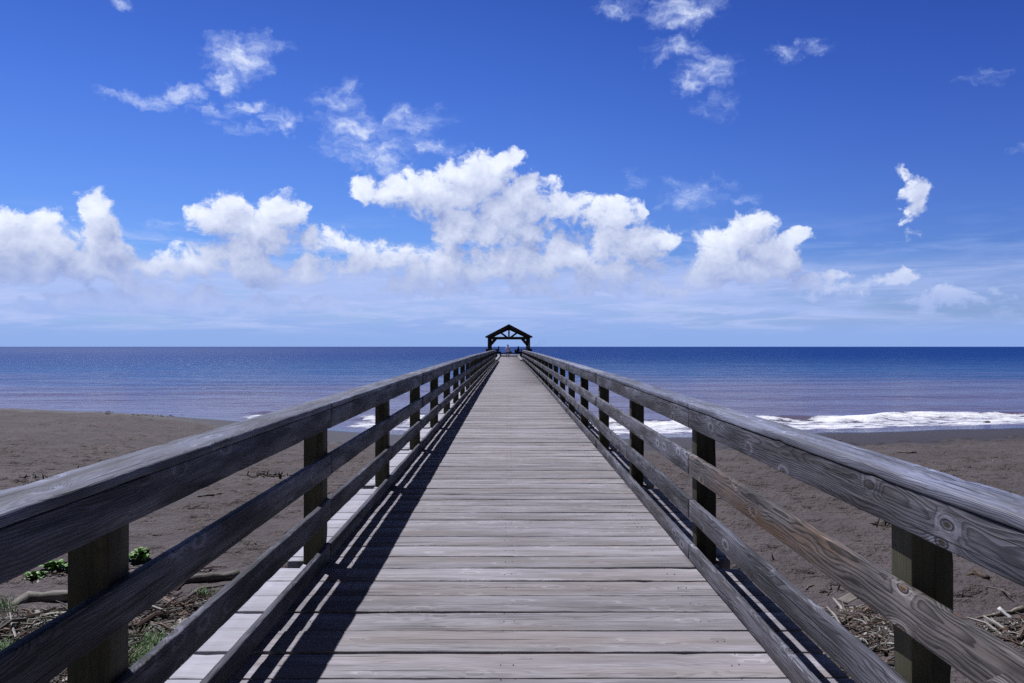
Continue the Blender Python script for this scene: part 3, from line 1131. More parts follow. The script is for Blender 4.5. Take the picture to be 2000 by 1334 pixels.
for yy in (PY0, (PY0 * 2 + PY1) / 3, (PY0 + PY1 * 2) / 3, PY1):
    for sx in (-1, 1):
        mb = MB()
        timber(mb, (sx * 3.0, yy, FZ - .3), (sx * 3.0, yy, EZ - .05), .28, .28, 1, .002, .01, up=(0, 1, 0))
        pput(mb, 'post')
        mb = MB()
        timber(mb, (sx * 2.95, yy, 1.80), (sx * 1.98, yy, EZ - .14), .18, .30, 1, 0, .01, up=(0, 1, 0))
        pput(mb, 'brace')
        mb = MB()
        timber(mb, (sx * 3.3, yy, EZ - .08), (0, yy, AZ - .36), .16, .30, 1, 0, .01)
        pput(mb, 'rafter')
        if yy in (PY0, PY1):
            mb = MB()
            timber(mb, (sx * .25, yy, EZ - .06), (sx * 1.35, yy, EZ + .75), .14, .17, 1, 0, .01)
            pput(mb, 'strut')
    mb = MB()
    timber(mb, (-3.1, yy, EZ - .16), (3.1, yy, EZ - .16), .16, .27, 1, .002, .01)
    pput(mb, 'tie_beam')
    mb = MB()
    timber(mb, (0, yy, EZ - .05), (0, yy, AZ - .35), .24, .20, 1, 0, .01, up=(0, 1, 0))
    pput(mb, 'king_post')
mb = MB()
timber(mb, (0, PY0 - .5, AZ - .30), (0, PY1 + .5, AZ - .30), .16, .3, 3, 0, .01)
pput(mb, 'ridge_beam')


# people --------------------------------------------------------
M_SKIN = plain('skin', (.34, .18, .12), .6, .12, 14)
M_HAIR = plain('black_hair', (.012, .01, .01), .5, .3, 30)
M_SHIRT = plain('pale_lilac_cotton', (.62, .58, .72), .85, .12, 9)
M_DENIM = plain('dark_cloth', (.025, .027, .04), .85, .25, 14)
M_NAVY = plain('navy_cloth', (.02, .022, .03), .85, .25, 14)
M_BAG = plain('black_leather', (.012, .012, .014), .45, .25, 20)
M_METAL = plain('dull_metal', (.12, .12, .13), .4, .15, 20)
M_ROD = plain('rod_blank', (.12, .15, .06), .35, .1, 20)
M_TAN = plain('tan_canvas', (.20, .15, .10), .85, .2, 18)


def skin_body(name, J, chains, mat, parent, loc):
    """one continuous skinned body: J name -> (co, radius); chains list of joint-name lists"""
    me = bpy.data.meshes.new(name)
    names = list(J)
    idx = {n: i for i, n in enumerate(names)}
    edges = []
    for c in chains:
        for a, b_ in zip(c[:-1], c[1:]):
            e = (idx[a], idx[b_])
            if e not in edges and (e[1], e[0]) not in edges:
                edges.append(e)
    me.from_pydata([J[n][0] for n in names], edges, [])
    o = bpy.data.objects.new(name, me)
    link(o)
    sk = o.modifiers.new('skin', 'SKIN')
    lay = me.skin_vertices[0].data
    for n in names:
        r_ = J[n][1]
        lay[idx[n]].radius = (r_, r_) if not isinstance(r_, tuple) else r_
        lay[idx[n]].use_root = (n == 'pelvis')
    sk.use_smooth_shade = True
    sub = o.modifiers.new('sub', 'SUBSURF')
    sub.levels = sub.render_levels = 2
    dg = bpy.context.evaluated_depsgraph_get()
    me2 = bpy.data.meshes.new_from_object(o.evaluated_get(dg))
    bpy.data.objects.remove(o)
    me2.materials.clear()
    me2.materials.append(mat)
    me2.polygons.foreach_set('use_smooth', [True] * len(me2.polygons))
    me2.name = name
    ob = bpy.data.objects.new(name, me2)
    link(ob, parent)
    return ob


def add_hand(J, chains, tag_, wrist, palm, d, side, curl):
    """palm + thumb + four fingers of different lengths; d = pointing direction, side = thumb direction, curl = bend direction"""
    d, side, curl = Vector(d).normalized(), Vector(side).normalized(), Vector(curl).normalized()
    P = Vector(palm)
    J[tag_ + 'palm'] = (P, (.028, .018))
    chains.append([wrist, tag_ + 'palm'])
    for q, (o_, ln) in enumerate(((.03, .070), (.010, .080), (-.010, .074), (-.03, .058))):
        b0 = P + d * .045 + side * o_
        n0, n1, n2 = (tag_ + 'f%d%d' % (q, z_) for z_ in range(3))
        J[n0] = (b0, .010)
        J[n1] = (b0 + (d * .8 + curl * .5) * ln * .5, .009)
        J[n2] = (b0 + (d * .8 + curl * .5) * ln * .5 + (d * .35 + curl * .9) * ln * .5, .008)
        chains.append([tag_ + 'palm', n0, n1, n2])
    t0, t1 = tag_ + 't0', tag_ + 't1'
    J[t0] = (P + side * .042 + d * .01, .011)
    J[t1] = (P + side * .055 + d * .05 + curl * .02, .009)
    chains.append([tag_ + 'palm', t0, t1])


def loft(mb, rings, n=18):
    """rings: (centre, rx, ry, axis_x, axis_y)"""
    verts, faces = [], []
    for (c, rx, ry, ax, ay) in rings:
        c, ax, ay = Vector(c), Vector(ax), Vector(ay)
        for j in range(n):
            a = 2 * math.pi * j / n
            verts.append(c + ax * (math.cos(a) * rx) + ay * (math.sin(a) * ry))
    for i in range(len(rings) - 1):
        for j in range(n):
            k_ = (j + 1) % n
            faces.append((i * n + j, i * n + k_, (i + 1) * n + k_, (i + 1) * n + j))
    faces.append(tuple(range(n - 1, -1, -1)))
    faces.append(tuple((len(rings) - 1) * n + j for j in range(n)))
    mb.add(verts, faces)


X_, Y_, Z_ = (1, 0, 0), (0, 1, 0), (0, 0, 1)
# walker in the middle, seen from behind (faces +Y)
walker = empty('person', (-.13, 101.0, FZ))
tag(walker, 'standing person seen from behind in loose pale lilac shirt and dark shorts', 'person')
J = {'pelvis': ((0, 0, .90), (.15, .11)), 'waist': ((0, 0, 1.05), (.125, .09)), 'chest': ((0, .01, 1.25), (.155, .10)),
     'neckb': ((0, 0, 1.40), .07), 'neck': ((0, .01, 1.46), .05), 'head': ((0, .02, 1.56), (.075, .09)), 'crown': ((0, .015, 1.63), .07),
     'nose': ((0, .115, 1.54), .015), 'earl': ((-.08, .01, 1.55), .015), 'earr': ((.08, .01, 1.55), .015),
     'hl': ((-.09, 0, .86), .095), 'kl': ((-.12, .03, .48), .058), 'cl': ((-.125, .0, .34), .055), 'al': ((-.13, -.02, .08), .036), 'tl': ((-.14, .14, .03), .032),
     'hr': ((.09, 0, .86), .095), 'kr': ((.11, -.02, .48), .058), 'cr': ((.12, -.07, .34), .055), 'ar': ((.125, -.09, .08), .036), 'tr': ((.14, .07, .03), .032),
     'sl': ((-.17, 0, 1.37), .06), 'el': ((-.27, -.03, 1.10), .042), 'wl': ((-.26, .08, .88), .026),
     'sr': ((.17, 0, 1.37), .06), 'er': ((.28, -.03, 1.10), .042), 'wr': ((.27, .06, .90), .026)}
ch = [['pelvis', 'waist', 'chest', 'neckb', 'neck', 'head', 'crown'], ['head', 'nose'], ['head', 'earl'], ['head', 'earr'],
      ['pelvis', 'hl', 'kl', 'cl', 'al', 'tl'], ['pelvis', 'hr', 'kr', 'cr', 'ar', 'tr'],
      ['chest', 'sl', 'el', 'wl'], ['chest', 'sr', 'er', 'wr']]
add_hand(J, ch, 'L', 'wl', (-.26, .10, .81), (0, .1, -1), (0.2, 1, 0), (1, 0, 0))
add_hand(J, ch, 'R', 'wr', (.27, .08, .83), (0, .1, -1), (-.2, 1, 0), (-1, 0, 0))
skin_body('body', J, ch, M_SKIN, walker, None)
mb = MB()
loft(mb, [((0, 0, .80), .215, .16, X_, Y_), ((0, 0, .95), .20, .155, X_, Y_), ((0, 0, 1.12), .185, .14, X_, Y_), ((0, .01, 1.28), .20, .14, X_, Y_),
          ((0, .01, 1.38), .17, .11, X_, Y_), ((0, .01, 1.435), .08, .075, X_, Y_)])
for sx in (-1, 1):
    loft(mb, [((sx * .13, .0, 1.36), .09, .09, Y_, Z_), ((sx * .21, -.01, 1.27), .085, .085, Y_, (sx * .6, 0, .8)),
              ((sx * .275, -.025, 1.08), .075, .075, Y_, (sx, 0, .3)), ((sx * .285, .0, 1.00), .08, .08, Y_, (sx, 0, .1))])
mb.build('shirt', M_SHIRT, walker)
mb = MB()
loft(mb, [((0, 0, .93), .17, .13, X_, Y_), ((0, 0, .80), .185, .14, X_, Y_), ((0, 0, .77), .18, .13, X_, Y_)])
for sx in (-1, 1):
    loft(mb, [((sx * .10, 0, .80), .10, .115, X_, Y_), ((sx * .11, .0, .66), .095, .105, X_, Y_)])
mb.build('shorts', M_DENIM, walker)
mb = MB()
loft(mb, [((0, -.02, 1.47), .05, .04, X_, Y_), ((0, -.015, 1.52), .09, .085, X_, Y_), ((0, 0, 1.60), .102, .105, X_, Y_),
          ((0, .0, 1.67), .085, .09, X_, Y_), ((0, 0, 1.705), .04, .04, X_, Y_)])
loft(mb, [((0, -.08, 1.66), .03, .03, X_, Y_), ((0, -.09, 1.70), .05, .05, X_, Y_), ((0, -.08, 1.745), .03, .03, X_, Y_)])
mb.build('hair', M_HAIR, walker)
for sx, yy in ((-1, .05), (1, -.02)):
    mb = MB()
    loft(mb, [((sx * .135, yy - .11, .035), .03, .03, X_, Z_), ((sx * .135, yy - .04, .045), .045, .045, X_, Z_),
              ((sx * .14, yy + .08, .035), .05, .032, X_, Z_), ((sx * .14, yy + .17, .025), .03, .022, X_, Z_)])
    mb.build('shoe', M_DENIM, walker)
bag = empty('shoulder_bag', (.20, 100.86, FZ + .82))
tag(bag, 'black shoulder bag hanging on the right hip of the standing person', 'bag')
mb = MB()
loft(mb, [((0, -.06, -.10), .10, .13, X_, Z_), ((0, -.03, -.10), .17, .17, X_, Z_), ((0, .02, -.10), .17, .17, X_, Z_), ((0, .05, -.10), .10, .13, X_, Z_)])
mb.build('pouch', M_BAG, bag)
mb = MB()
rod(mb, [(-.02, -.02, .02), (-.15, -.03, .25), (-.30, -.015, .48), (-.42, .10, .61), (-.44, .18, .60)], .018, 6)
mb.build('strap', M_BAG, bag)


def seated(x, y, yaw, shirt, lab, cap=False, lean=.12, s=1.0):
    root = empty('person', (x, y, FZ))
    root.rotation_euler.z = yaw
    root.scale = (s, s, s)
    tag(root, lab, 'person')
    J = {'pelvis': ((0, 0, .52), (.15, .12)), 'waist': ((0, .03, .68), (.135, .10)), 'chest': ((0, lean * .7, .88), (.16, .11)),
         'neckb': ((0, lean, 1.04), .075), 'neck': ((0, lean + .02, 1.10), .052), 'head': ((0, lean + .05, 1.20), (.075, .09)), 'crown': ((0, lean + .04, 1.27), .07),
         'nose': ((0, lean + .145, 1.18), .015), 'earl': ((-.08, lean + .04, 1.19), .015), 'earr': ((.08, lean + .04, 1.19), .015),
         'hl': ((-.1, .06, .50), .095), 'kl': ((-.17, .46, .50), .065), 'cl': ((-.17, .49, .36), .058), 'al': ((-.17, .46, .08), .038), 'tl': ((-.18, .61, .03), .033),
         'hr': ((.1, .06, .50), .095), 'kr': ((.17, .44, .51), .065), 'cr': ((.17, .50, .36), .058), 'ar': ((.17, .52, .08), .038), 'tr': ((.18, .67, .03), .033),
         'sl': ((-.18, lean, 1.0), .062), 'el': ((-.24, .16, .76), .045), 'wl': ((-.16, .36, .66), .028),
         'sr': ((.18, lean, 1.0), .062), 'er': ((.24, .16, .76), .045), 'wr': ((.16, .36, .66), .028)}
    ch = [['pelvis', 'waist', 'chest', 'neckb', 'neck', 'head', 'crown'], ['head', 'nose'], ['head', 'earl'], ['head', 'earr'],
          ['pelvis', 'hl', 'kl', 'cl', 'al', 'tl'], ['pelvis', 'hr', 'kr', 'cr', 'ar', 'tr'],
          ['chest', 'sl', 'el', 'wl'], ['chest', 'sr', 'er', 'wr']]
    add_hand(J, ch, 'L', 'wl', (-.15, .42, .61), (.05, 1, -.4), (1, 0, 0), (0, .2, -1))
    add_hand(J, ch, 'R', 'wr', (.15, .42, .61), (-.05, 1, -.4), (-1, 0, 0), (0, .2, -1))
    skin_body('body', J, ch, M_SKIN, root, None)
    mb = MB()
    loft(mb, [((0, -.01, .48), .19, .16, X_, Y_), ((0, .03, .68), .175, .14, X_, Y_), ((0, lean * .75, .88), .205, .15, X_, Y_),
              ((0, lean, 1.01), .18, .11, X_, Y_), ((0, lean + .01, 1.07), .08, .075, X_, Y_)])
    for sx in (-1, 1):
        loft(mb, [((sx * .14, lean, .99), .09, .09, Y_, Z_), ((sx * .22, lean + .02, .88), .08, .08, Y_, (sx * .7, 0, .7)),
                  ((sx * .25, .15, .78), .07, .07, Y_, (sx, 0, .3))])
    mb.build('shirt', shirt, root)
    mb = MB()
    for sx in (-1, 1):
        loft(mb, [((sx * .09, -.06, .51), .11, .11, X_, Z_), ((sx * .12, .12, .51), .11, .105, X_, Z_), ((sx * .17, .44, .52), .085, .085, X_, Z_),
                  ((sx * .17, .53, .46), .08, .07, X_, (0, .7, .7)), ((sx * .17, .50, .30), .07, .07, X_, Y_), ((sx * .17, .49, .12), .06, .06, X_, Y_)])
    mb.build('trousers', M_DENIM, root)
    mb = MB()
    hy = lean + .04
    loft(mb, [((0, hy - .03, 1.13), .06, .05, X_, Y_), ((0, hy - .02, 1.20), .092, .088, X_, Y_), ((0, hy, 1.28), .09, .095, X_, Y_), ((0, hy, 1.325), .04, .04, X_, Y_)])
    mb.build('hair', M_HAIR, root)
    if cap:
        mb = MB()
        loft(mb, [((0, hy, 1.25), .105, .11, X_, Y_), ((0, hy, 1.31), .095, .10, X_, Y_), ((0, hy, 1.35), .05, .05, X_, Y_)])
        loft(mb, [((0, hy + .07, 1.245), .09, .12, X_, Y_), ((0, hy + .07, 1.265), .09, .12, X_, Y_)])
        c_ = mb.build('cap', M_BAG, None, origin=(0, 0, 0))
        c_.location = (x, y, FZ)
        c_.rotation_euler.z = yaw
        c_.scale = (s, s, s)
        c_.parent = root
        c_.location = (0, 0, 0)
        c_.rotation_euler.z = 0
        c_.scale = (1, 1, 1)
    return root


YB = 120.0
seated(-1.80, YB, R(-75), M_NAVY, 'seated person in dark clothes and cap on the left side of the pavilion', True, .2, 1.12)
seated(1.30, YB, R(-62), M_NAVY, 'seated person in dark clothes on the chair at the right side of the pavilion', False, .10, 1.16)

# bench under the left person
bn = empty('bench', (-1.95, YB, FZ))
tag(bn, 'low wooden bench carrying the capped person on the left of the pavilion', 'bench')
mb = MB()
timber(mb, (0, -1.1, .40), (0, 1.1, .40), .40, .05, 1, 0, .005)
mb.build('seat', M_DARK, bn)
for sy in (-.9, .9):
    mb = MB()
    timber(mb, (0, sy, 0), (0, sy, .375), .32, .07, 1, 0, .005, up=(0, 1, 0))
    mb.build('leg', M_DARK, bn)

# folding chair under the right person
chr_ = empty('folding_chair', (1.27, YB, FZ))
chr_.rotation_euler.z = R(-62)
tag(chr_, 'dark folding chair carrying the person on the right of the pavilion', 'chair')
mb = MB()
timber(mb, (0, -.25, .42), (0, .25, .42), .52, .03, .2, 0, .01)
mb.build('seat', M_NAVY, chr_)
mb = MB()
timber(mb, (0, -.24, .55), (0, -.34, 1.02), .54, .03, .2, 0, .01, up=(0, 1, 0))
mb.build('backrest', M_NAVY, chr_)
for sx in (-1, 1):
    for (a, b_) in (((sx * .28, -.22, 0), (sx * .28, .24, .60)), ((sx * .28, .26, 0), (sx * .28, -.24, .45)),):
        mb = MB()
        rod(mb, [a, b_], .014, 8)
        mb.build('leg', M_METAL, chr_)
    mb = MB()
    rod(mb, [(sx * .28, -.24, .42), (sx * .28, -.34, 1.03)], .014, 8)
    mb.build('back_frame', M_METAL, chr_)
    mb = MB()
    timber(mb, (sx * .30, -.27, .62), (sx * .30, .24, .60), .05, .03, .2, 0, .01)
    mb.build('armrest', M_NAVY, chr_)


def fishing_rod(base, tip, lab, rad=.014):
    base, tip = Vector(base), Vector(tip)
    root = empty('fishing_rod', base)
    tag(root, lab, 'fishing rod', 'fishing rods propped on the pier rails')
    d = tip - base
    mb = MB()
    sag_ = Vector((0, 0, -d.length * .03))
    rod(mb, [d * .12, d * .4 + sag_ * -.4, d * .7 + sag_ * -.4, d], [rad, rad * .8, rad * .6, rad * .4], 6)
    mb.build('blank', M_ROD, root)
    mb = MB()
    rod(mb, [d * 0, d * .13], rad * 1.8, 8)
    mb.build('handle', M_BAG, root)
    mb = MB()
    p = d * .14
    rod(mb, [p + Vector((-.05, 0, -.06)), p + Vector((.05, 0, -.06))], .05, 10)
    mb.build('reel', M_METAL, root)


fishing_rod(far_pt(1028, 688, 118), far_pt(1065, 662, 116), 'long fishing rod slanting outward from the right platform rail, upper one', .012)
fishing_rod(far_pt(1030, 691, 119.5), far_pt(1067, 668, 116), 'thin fishing rod slanting outward just below the longer one', .010)
fishing_rod(far_pt(1023, 699, 95), far_pt(1034, 671, 96), 'upright greenish fishing rod leaning on the right edge before the pavilion', .014)
fishing_rod(far_pt(968, 690, 117.5), far_pt(965, 662, 117.5), 'thin upright fishing rod beside the left pavilion post', .012)


# ------------------------------------------------------------------ drift and plants on the sand
def gz(x, y):
    return float(sand_z(x, y))


def branch(name, pts_px, rads, lab, cat, mat=None, side=None, lift=0.0, group=None, parent=None):
    """a stick lying on the sand along picture points"""
    P = [ground_pt(px, py) for px, py in pts_px]
    o0 = P[0].copy()
    pts = []
    for i in range(len(P) - 1):
        for q in range(4):
            t = q / 4
            p = P[i].lerp(P[i + 1], t)
            pts.append(p + Vector((rr(-1, 1), rr(-1, 1), rr(-.5, .5))) * rads[0] * .35)
    pts.append(P[-1])
    n = len(pts)
    R_ = [np.interp(i / (n - 1), np.linspace(0, 1, len(rads)), rads) * rr(.72, 1.18) for i in range(n)]
    pts = [Vector((p.x, p.y, gz(p.x, p.y) + R_[i] * .75 + lift)) for i, p in enumerate(pts)]
    mb = MB()
    rod(mb, pts, R_, 9)
    if side:
        for (t, dxy, ln) in side:
            i = int(t * (n - 1))
            b0 = pts[i]
            d = Vector((dxy[0], dxy[1], dxy[2] if len(dxy) > 2 else .15)).normalized() * ln
            rod(mb, [b0, b0 + d * .5 + Vector((rr(-.02, .02), rr(-.02, .02), rr(0, .02))), b0 + d], [R_[i] * .6, R_[i] * .45, R_[i] * .2], 7)
    o = mb.build(name, mat or M_DRIFT, parent, origin=o0)
    tag(o, lab, cat, group)
    return o


M_LOGD = wood('brown_driftwood', (.20, .175, .15), (.09, .075, .065), (.12, .07, .045), .7, .006, .9, .8, .8, .3)
branch('driftwood_log', [(22, 1190), (60, 1176), (150, 1170)], [.03, .065, .075, .06], 'flat pale driftwood log at the top edge of the left debris', 'driftwood')
branch('driftwood_log', [(345, 1140), (400, 1134), (470, 1128)], [.05, .065, .06], 'thick grey driftwood log behind the lower left rail', 'driftwood')
branch('driftwood_branch', [(335, 1262), (352, 1225), (362, 1200)], [.035, .03, .022], 'stout forked grey branch standing out of the left debris', 'branch',
       side=[(.5, (-1, .2, .05), .35), (.8, (.6, .6, .2), .2)])
branch('driftwood_branch', [(262, 1222), (300, 1219), (352, 1226)], [.018, .022, .018], 'long white bleached stick lying across the left debris', 'branch')
branch('driftwood_branch', [(370, 1175), (390, 1160), (440, 1150)], [.015, .018, .012], 'thin bent stick leaning on the thick grey log', 'branch', lift=.05)
branch('driftwood_stick', [(388, 970), (412, 969), (438, 964)], [.02, .035, .02], 'short pale stick on open sand beyond the left middle rail', 'stick')
branch('driftwood_stick', [(452, 958), (472, 960)], [.02, .02], 'small white stick piece next to the short pale stick', 'stick')
branch('driftwood_stick', [(411, 996), (410, 1003), (418, 1010)], [.008, .009, .006], 'tiny hooked white twig on the sand left of the pier', 'twig')
branch('driftwood_stick', [(487, 1047), (504, 1063)], [.008, .006], 'thin dark twig on sand beside the left railing', 'twig', M_LOGD)
branch('driftwood_chunk', [(1888, 1127), (1905, 1124), (1930, 1133)], [.02, .05, .035], 'brown driftwood chunk on open sand near the right middle rail', 'driftwood', M_LOGD)
branch('driftwood_stick', [(1908, 1208), (1950, 1203), (1998, 1194)], [.012, .02, .03], 'long dark stick lying along the top of the far right debris', 'stick', M_LOGD)
branch('driftwood_twig', [(1930, 1157), (1955, 1163), (1975, 1175)], [.009, .011, .008], 'pale forked twig standing on the sand at the right', 'twig',
       side=[(.5, (.12, -.6, .3), .32), (.35, (.3, .3, .5), .15)], lift=.06)
branch('driftwood_stick', [(1574, 1152), (1578, 1147), (1600, 1142)], [.012, .012, .008], 'small curved tan stick on the sand inside the right rails', 'stick')
branch('driftwood_stick', [(1755, 884), (1775, 886), (1790, 885)], [.035, .04, .03], 'dark stick far out on the right sand below the surf', 'stick', M_LOGD,
       side=[(.5, (1, .2, .3), .3)])
branch('driftwood_stump', [(1925, 829), (1938, 828)], [.12, .09], 'dark lump of driftwood near the waterline at the far right', 'driftwood', M_LOGD)

# a slab of bark on the right pile
c0 = ground_pt(1665, 1184)
mb = MB()
timber(mb, c0 + Vector((-.13, -.04, .06)), c0 + Vector((.16, .05, .15)), .16, .035, .04, .012, .012, .1)
tag(mb.build('bark_slab', M_DRIFT, None, origin=c0), 'pale flat slab of bark tilted on top of the right debris pile', 'driftwood')
c0 = ground_pt(1963, 1212)
mb = MB()
timber(mb, c0 + Vector((-.04, .05, .12)), c0 + Vector((.05, -.05, .02)), .07, .02, .04, .004, .006, .05)
tag(mb.build('bark_chip', plain('white_wood', (.55, .55, .56), .7), None, origin=c0), 'bright white wood chip on the far right debris pile', 'driftwood')

# the litter itself: uncountable sticks, bark and dead leaves
M_LEAFB = plain('dead_leaf', (.16, .085, .05), .7, .5, 25)


def litter_mat():
    m, k, b = new_mat('litter')
    br = k.attr('br', 'Fac')
    r_ = k.n.new('ShaderNodeValToRGB')
    r_.color_ramp.interpolation = 'CONSTANT'
    els = r_.color_ramp.elements
    cols = [(.04, .033, .028), (.085, .070, .060), (.15, .135, .12), (.25, .235, .22), (.075, .045, .032), (.13, .085, .062), (.34, .33, .32), (.055, .047, .04)]
    els[0].color = (*cols[0], 1)
    els[1].color = (*cols[1], 1)
    els[1].position = 1 / 8
    for q in range(2, 8):
        e = els.new(q / 8)
        e.color = (*cols[q], 1)
    k.l.new(br, r_.inputs[0])
    gc = k.attr('gc', 'Vector')
    nz = k.noise(k.vm('MULTIPLY', gc, (12, 160, 160)), 1.0, 3, .6)
    v = k.lin(nz, .3, .7, .6, 1.35)
    k.put(b.inputs['Base Color'], k.mix(1.0, r_.outputs[0], k.comb(v, v, v), 'MULTIPLY'))
    b.inputs['Roughness'].default_value = .8
    return m


M_LITTER = litter_mat()


def litter(name, region, n, lab, big=1.0, heap=.08):
    """region(x, y) -> density 0..1 ; scattered sticks and leaf scraps"""
    mb = MB()
    x0, x1, y0, y1, dens = region
    made = 0
    tries = 0
    while made < n and tries < n * 30:
        tries += 1
        x, y = rr(x0, x1), rr(y0, y1)
        d = dens(x, y)
        if rng.random() > d:
            continue
        made += 1
        z = gz(x, y) + rng.random() * heap * d
        a = rr(0, 2 * math.pi)
        if abs(math.sin(a)) > .7 and rng.random() < .5:
            a *= .3
        if rng.random() < .72:
            ln = min(.6, rng.lognormvariate(-2.25, .7)) * big
            rd = ln * rr(.015, .05) + .002
            dv = Vector((math.cos(a), math.sin(a), rr(-.12, .25))) * ln
            md = dv * .5 + Vector((rr(-1, 1), rr(-1, 1), rr(-.3, .8))) * ln * .10
            rod(mb, [Vector((x, y, z)), Vector((x, y, z)) + md, Vector((x, y, z)) + dv], [rd, rd * .9, rd * .5], 5)
        else:
            s_ = rr(.012, .05) * big
            u = Vector((math.cos(a), math.sin(a), rr(-.3, .5))) * s_
            v = Vector((-math.sin(a), math.cos(a), rr(-.4, .6))) * s_ * rr(.4, .8)
            c = Vector((x, y, z + .012))
            w_ = Vector((0, 0, s_ * rr(.1, .5)))
            nrm = u.cross(v).normalized() * .0015
            vs = [c - u, c - v * .8 + w_ * .3, c + u * .5 - v * .5, c + u + w_, c + u * .4 + v * .8, c - u * .4 + v]
            vs2 = [p - nrm for p in vs]
            nn_ = len(vs)
            fc = [tuple(range(nn_)), tuple(range(2 * nn_ - 1, nn_ - 1, -1))] + [(q, q + nn_, (q + 1) % nn_ + nn_, (q + 1) % nn_) for q in range(nn_)]
            mb.add(vs + vs2, fc, None, rr(.5, .76) if rng.random() < .6 else rng.random())
    o = mb.build(name, M_LITTER, None, smooth=False)
    tag(o, lab, kind='stuff')
    return o


def nz2(x, y, sc_, sd_):
    return mnoise.noise(Vector((x * sc_, y * sc_, sd_)))


def dl(x, y):
    e = 9.15 + .25 * math.sin(x * 1.3) + nz2(x, y, .9, 3) * .5
    d = max(0, min(1, (e - y) / .5))
    d *= .45 + .55 * (nz2(x, y, 1.2, 8) > -.15)
    return d


litter('driftwood_litter', (-8.8, -1.7, 5.6, 9.6, dl), 9500, 'tangled sticks, bark and dead leaves covering the sand at the lower left')


def dl2(x, y):      # thin upper strand on the left with open sand below it
    e = abs(y - (10.15 + .18 * (x + 6) + nz2(x, y, .7, 2) * .3))
    return max(0, 1 - e / .28) if x < -3.7 else 0


litter('strand_litter', (-7.5, -3.9, 9.2, 10.9, dl2), 420, 'thin strand line of small sticks around the green plants', .7, .03)


def dr_(x, y):
    a = 1 - (((x - 3.95) / .75) ** 2 + ((y - 8.05) / .85) ** 2)
    b_ = 1 - (((x - 3.1) / .5) ** 2 + ((y - 6.9) / .8) ** 2)
    c = 1 - (((x - 5.55) / 1.0) ** 2 + ((y - 7.9) / .62) ** 2)
    return max(0, min(1, max(a, b_ * .6, c) * 2.2 + nz2(x, y, 2.5, 5) * .5))


litter('driftwood_litter', (2.4, 6.8, 5.9, 9.2, dr_), 5200, 'piles of small sticks and dead leaves on the sand at the lower right', .68)


def dsc(x, y):
    return .35 * max(0, nz2(x, y, .35, 7) + .25) + .01


litter('beach_debris', (-28, 30, 9.5, 34, dsc), 800, 'scattered twigs, pebbles and leaf scraps over the open sand', .8, .01)


def clumps_debris():
    mb = MB()
    for (px, py, n, sx, sy) in ((62, 940, 90, 30, 7), (525, 930, 70, 45, 4), (300, 812, 40, 45, 3), (215, 805, 30, 20, 3), (1727, 1026, 60, 14, 6),
                                (690, 1000, 20, 10, 8), (1545, 1126, 14, 8, 4), (1508, 1095, 8, 6, 3), (165, 925, 60, 40, 4), (1600, 860, 50, 60, 3),
                                (640, 1070, 10, 15, 8), (1620, 1150, 16, 20, 8)):
        for _ in range(n):
            p = ground_pt(px + rng.gauss(0, sx * .6), py + rng.gauss(0, sy * .6))
            a = rr(0, 6.28)
            sc_ = min(1.6, p.y / 12)
            ln = rr(.03, .16) * sc_
            if p.y < 22 and rng.random() < .12:
                dv = Vector((math.cos(a) * .3, math.sin(a) * .3, rr(.5, 1))) * ln
            else:
                dv = Vector((math.cos(a), math.sin(a), rr(-.05, .3))) * ln
            rod(mb, [p, p + dv * .5 + Vector((rr(-1, 1), rr(-1, 1), rr(0, 1))) * ln * .12, p + dv], [ln * .10, ln * .09, ln * .03], 5)
            mb.b[-15:] = [rng.choice((.02, .1, .95, .55))] * 15
    o = mb.build('dead_weed', M_LITTER, None, smooth=False)
    tag(o, 'dark tufts of dried weed scattered on the beach', kind='stuff')


clumps_debris()

# grass -----------------------------------------------------------
M_GRASS, kg, bg_ = new_mat('beach_grass')
brg = kg.attr('br', 'Fac')
kg.put(bg_.inputs['Base Color'], kg.mix(brg, (.035, .085, .018), (.10, .19, .045)))
bg_.inputs['Roughness'].default_value = .55
mb = MB()
for (px, py, n, sx, sy) in ((300, 1268, 1500, 36, 26), (285, 1300, 1100, 30, 22), (15, 1190, 350, 22, 14), (15, 1278, 700, 26, 16), (190, 1310, 500, 60, 14), (400, 1165, 180, 16, 6), (110, 1225, 260, 60, 16)):
    for _ in range(n):
        p = ground_pt(px + rng.gauss(0, sx * .55), py + rng.gauss(0, sy * .55))
        a = rr(0, 6.28)
        h = rr(.03, .10)
        w_ = rr(.0015, .0035)
        d = Vector((math.cos(a), math.sin(a), 0))
        s_ = Vector((-d.y, d.x, 0)) * w_
        l1, l2 = d * h * .25, d * h * rr(.5, 1.1)
        base = p + Vector((0, 0, rng.random() * .03))
        vs = [base - s_, base + s_, base + l1 + Vector((0, 0, h * .65)) + s_ * .8, base + l1 + Vector((0, 0, h * .65)) - s_ * .8, base + l2 + Vector((0, 0, h))]
        mb.add(vs, [(0, 1, 2, 3), (3, 2, 4)], None, rng.random())
tag(mb.build('beach_grass', M_GRASS, None, smooth=False), 'patches of short green grass growing through the left debris', kind='stuff')

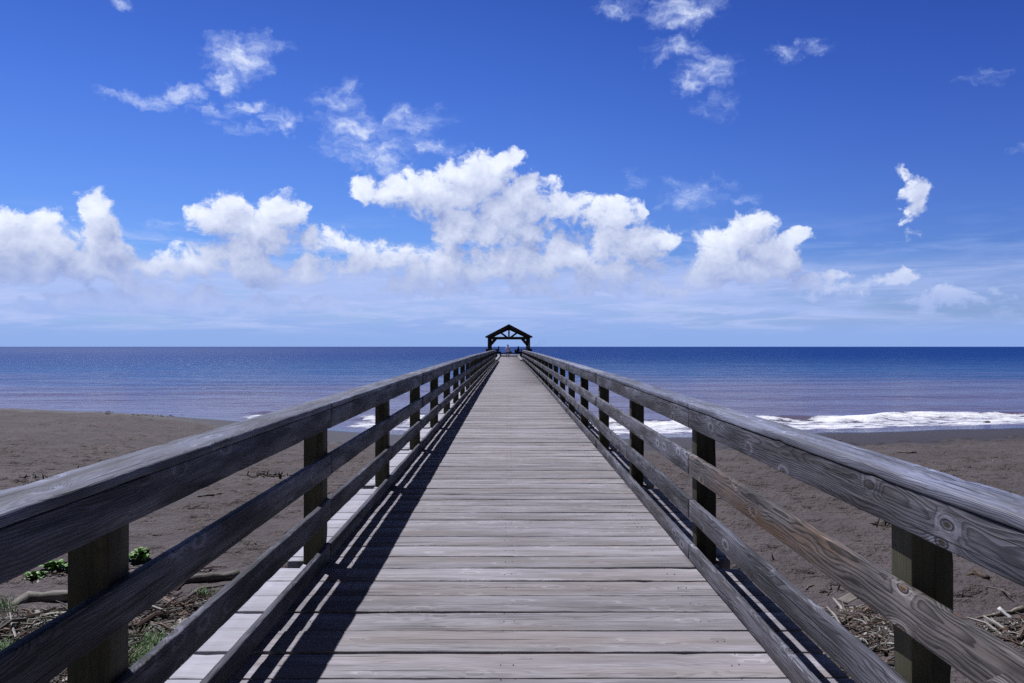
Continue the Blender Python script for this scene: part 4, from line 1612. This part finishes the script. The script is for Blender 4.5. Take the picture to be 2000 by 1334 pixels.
# broad-leaved beach plants ---------------------------------------
M_LEAF, kl, bl = new_mat('green_leaf')
brl = kl.attr('br', 'Fac')
kl.put(bl.inputs['Base Color'], kl.mix(brl, (.045, .12, .025), (.17, .34, .07)))
bl.inputs['Roughness'].default_value = .6
M_STEM = plain('green_stem', (.09, .10, .04), .6)


def leafy(px, py, w, h, n, lab):
    c = ground_pt(px, py)
    root = empty('beach_plant', c)
    tag(root, lab, 'plant', 'broad-leaved beach plants in the debris')
    ms = MB()
    ml = MB()
    for q in range(max(5, n // 8)):
        a = rr(0, 6.28)
        rad = rr(0, w) * .8
        top = Vector((math.cos(a) * rad, math.sin(a) * rad * .7, h * rr(.45, 1) * (1 - .4 * rad / w)))
        base = Vector((top.x * .5, top.y * .5, -.02))
        rod(ms, [base, (base + top) / 2 + Vector((rr(-.01, .01), 0, 0)), top], [.006, .005, .004], 5)
        for j in range(8):
            t = rr(.45, 1.05)
            p = base.lerp(top, t)
            b = rr(0, 6.28)
            el_ = rr(.1, .9)
            u = Vector((math.cos(b) * math.cos(el_), math.sin(b) * math.cos(el_), math.sin(el_)))
            s_ = u.cross(Vector((0, 0, 1))).normalized()
            nrm = s_.cross(u)
            ln = rr(.06, .11)
            wd = ln * .36
            pts = []
            for (tt, ww, dd) in ((0, .06, 0), (.3, .65, .03), (.65, 1, .04), (.9, .7, -.02), (1.0, .15, -.06)):
                for sg in (-1, 0, 1):
                    pts.append(p + u * ln * tt + s_ * (wd * ww * sg) + nrm * (ln * (dd + abs(sg) * .14 * ww)))
            fc = []
            for i in range(4):
                fc += [(i * 3, i * 3 + 1, i * 3 + 4, i * 3 + 3), (i * 3 + 1, i * 3 + 2, i * 3 + 5, i * 3 + 4)]
            ml.add(pts, fc, None, min(1, max(0, t * .8 + rr(-.35, .25))))
    ms.build('stem', M_STEM, root)
    lo = ml.build('leaves', M_LEAF, root)


leafy(280, 1098, .22, .18, 100, 'taller bright green leafy plant in the gap right of the left foreground post')
leafy(118, 1114, .26, .12, 110, 'low bright green leafy plant left of the foreground post')
leafy(68, 1130, .20, .06, 46, 'small yellowish green plant at the left end of the strand')
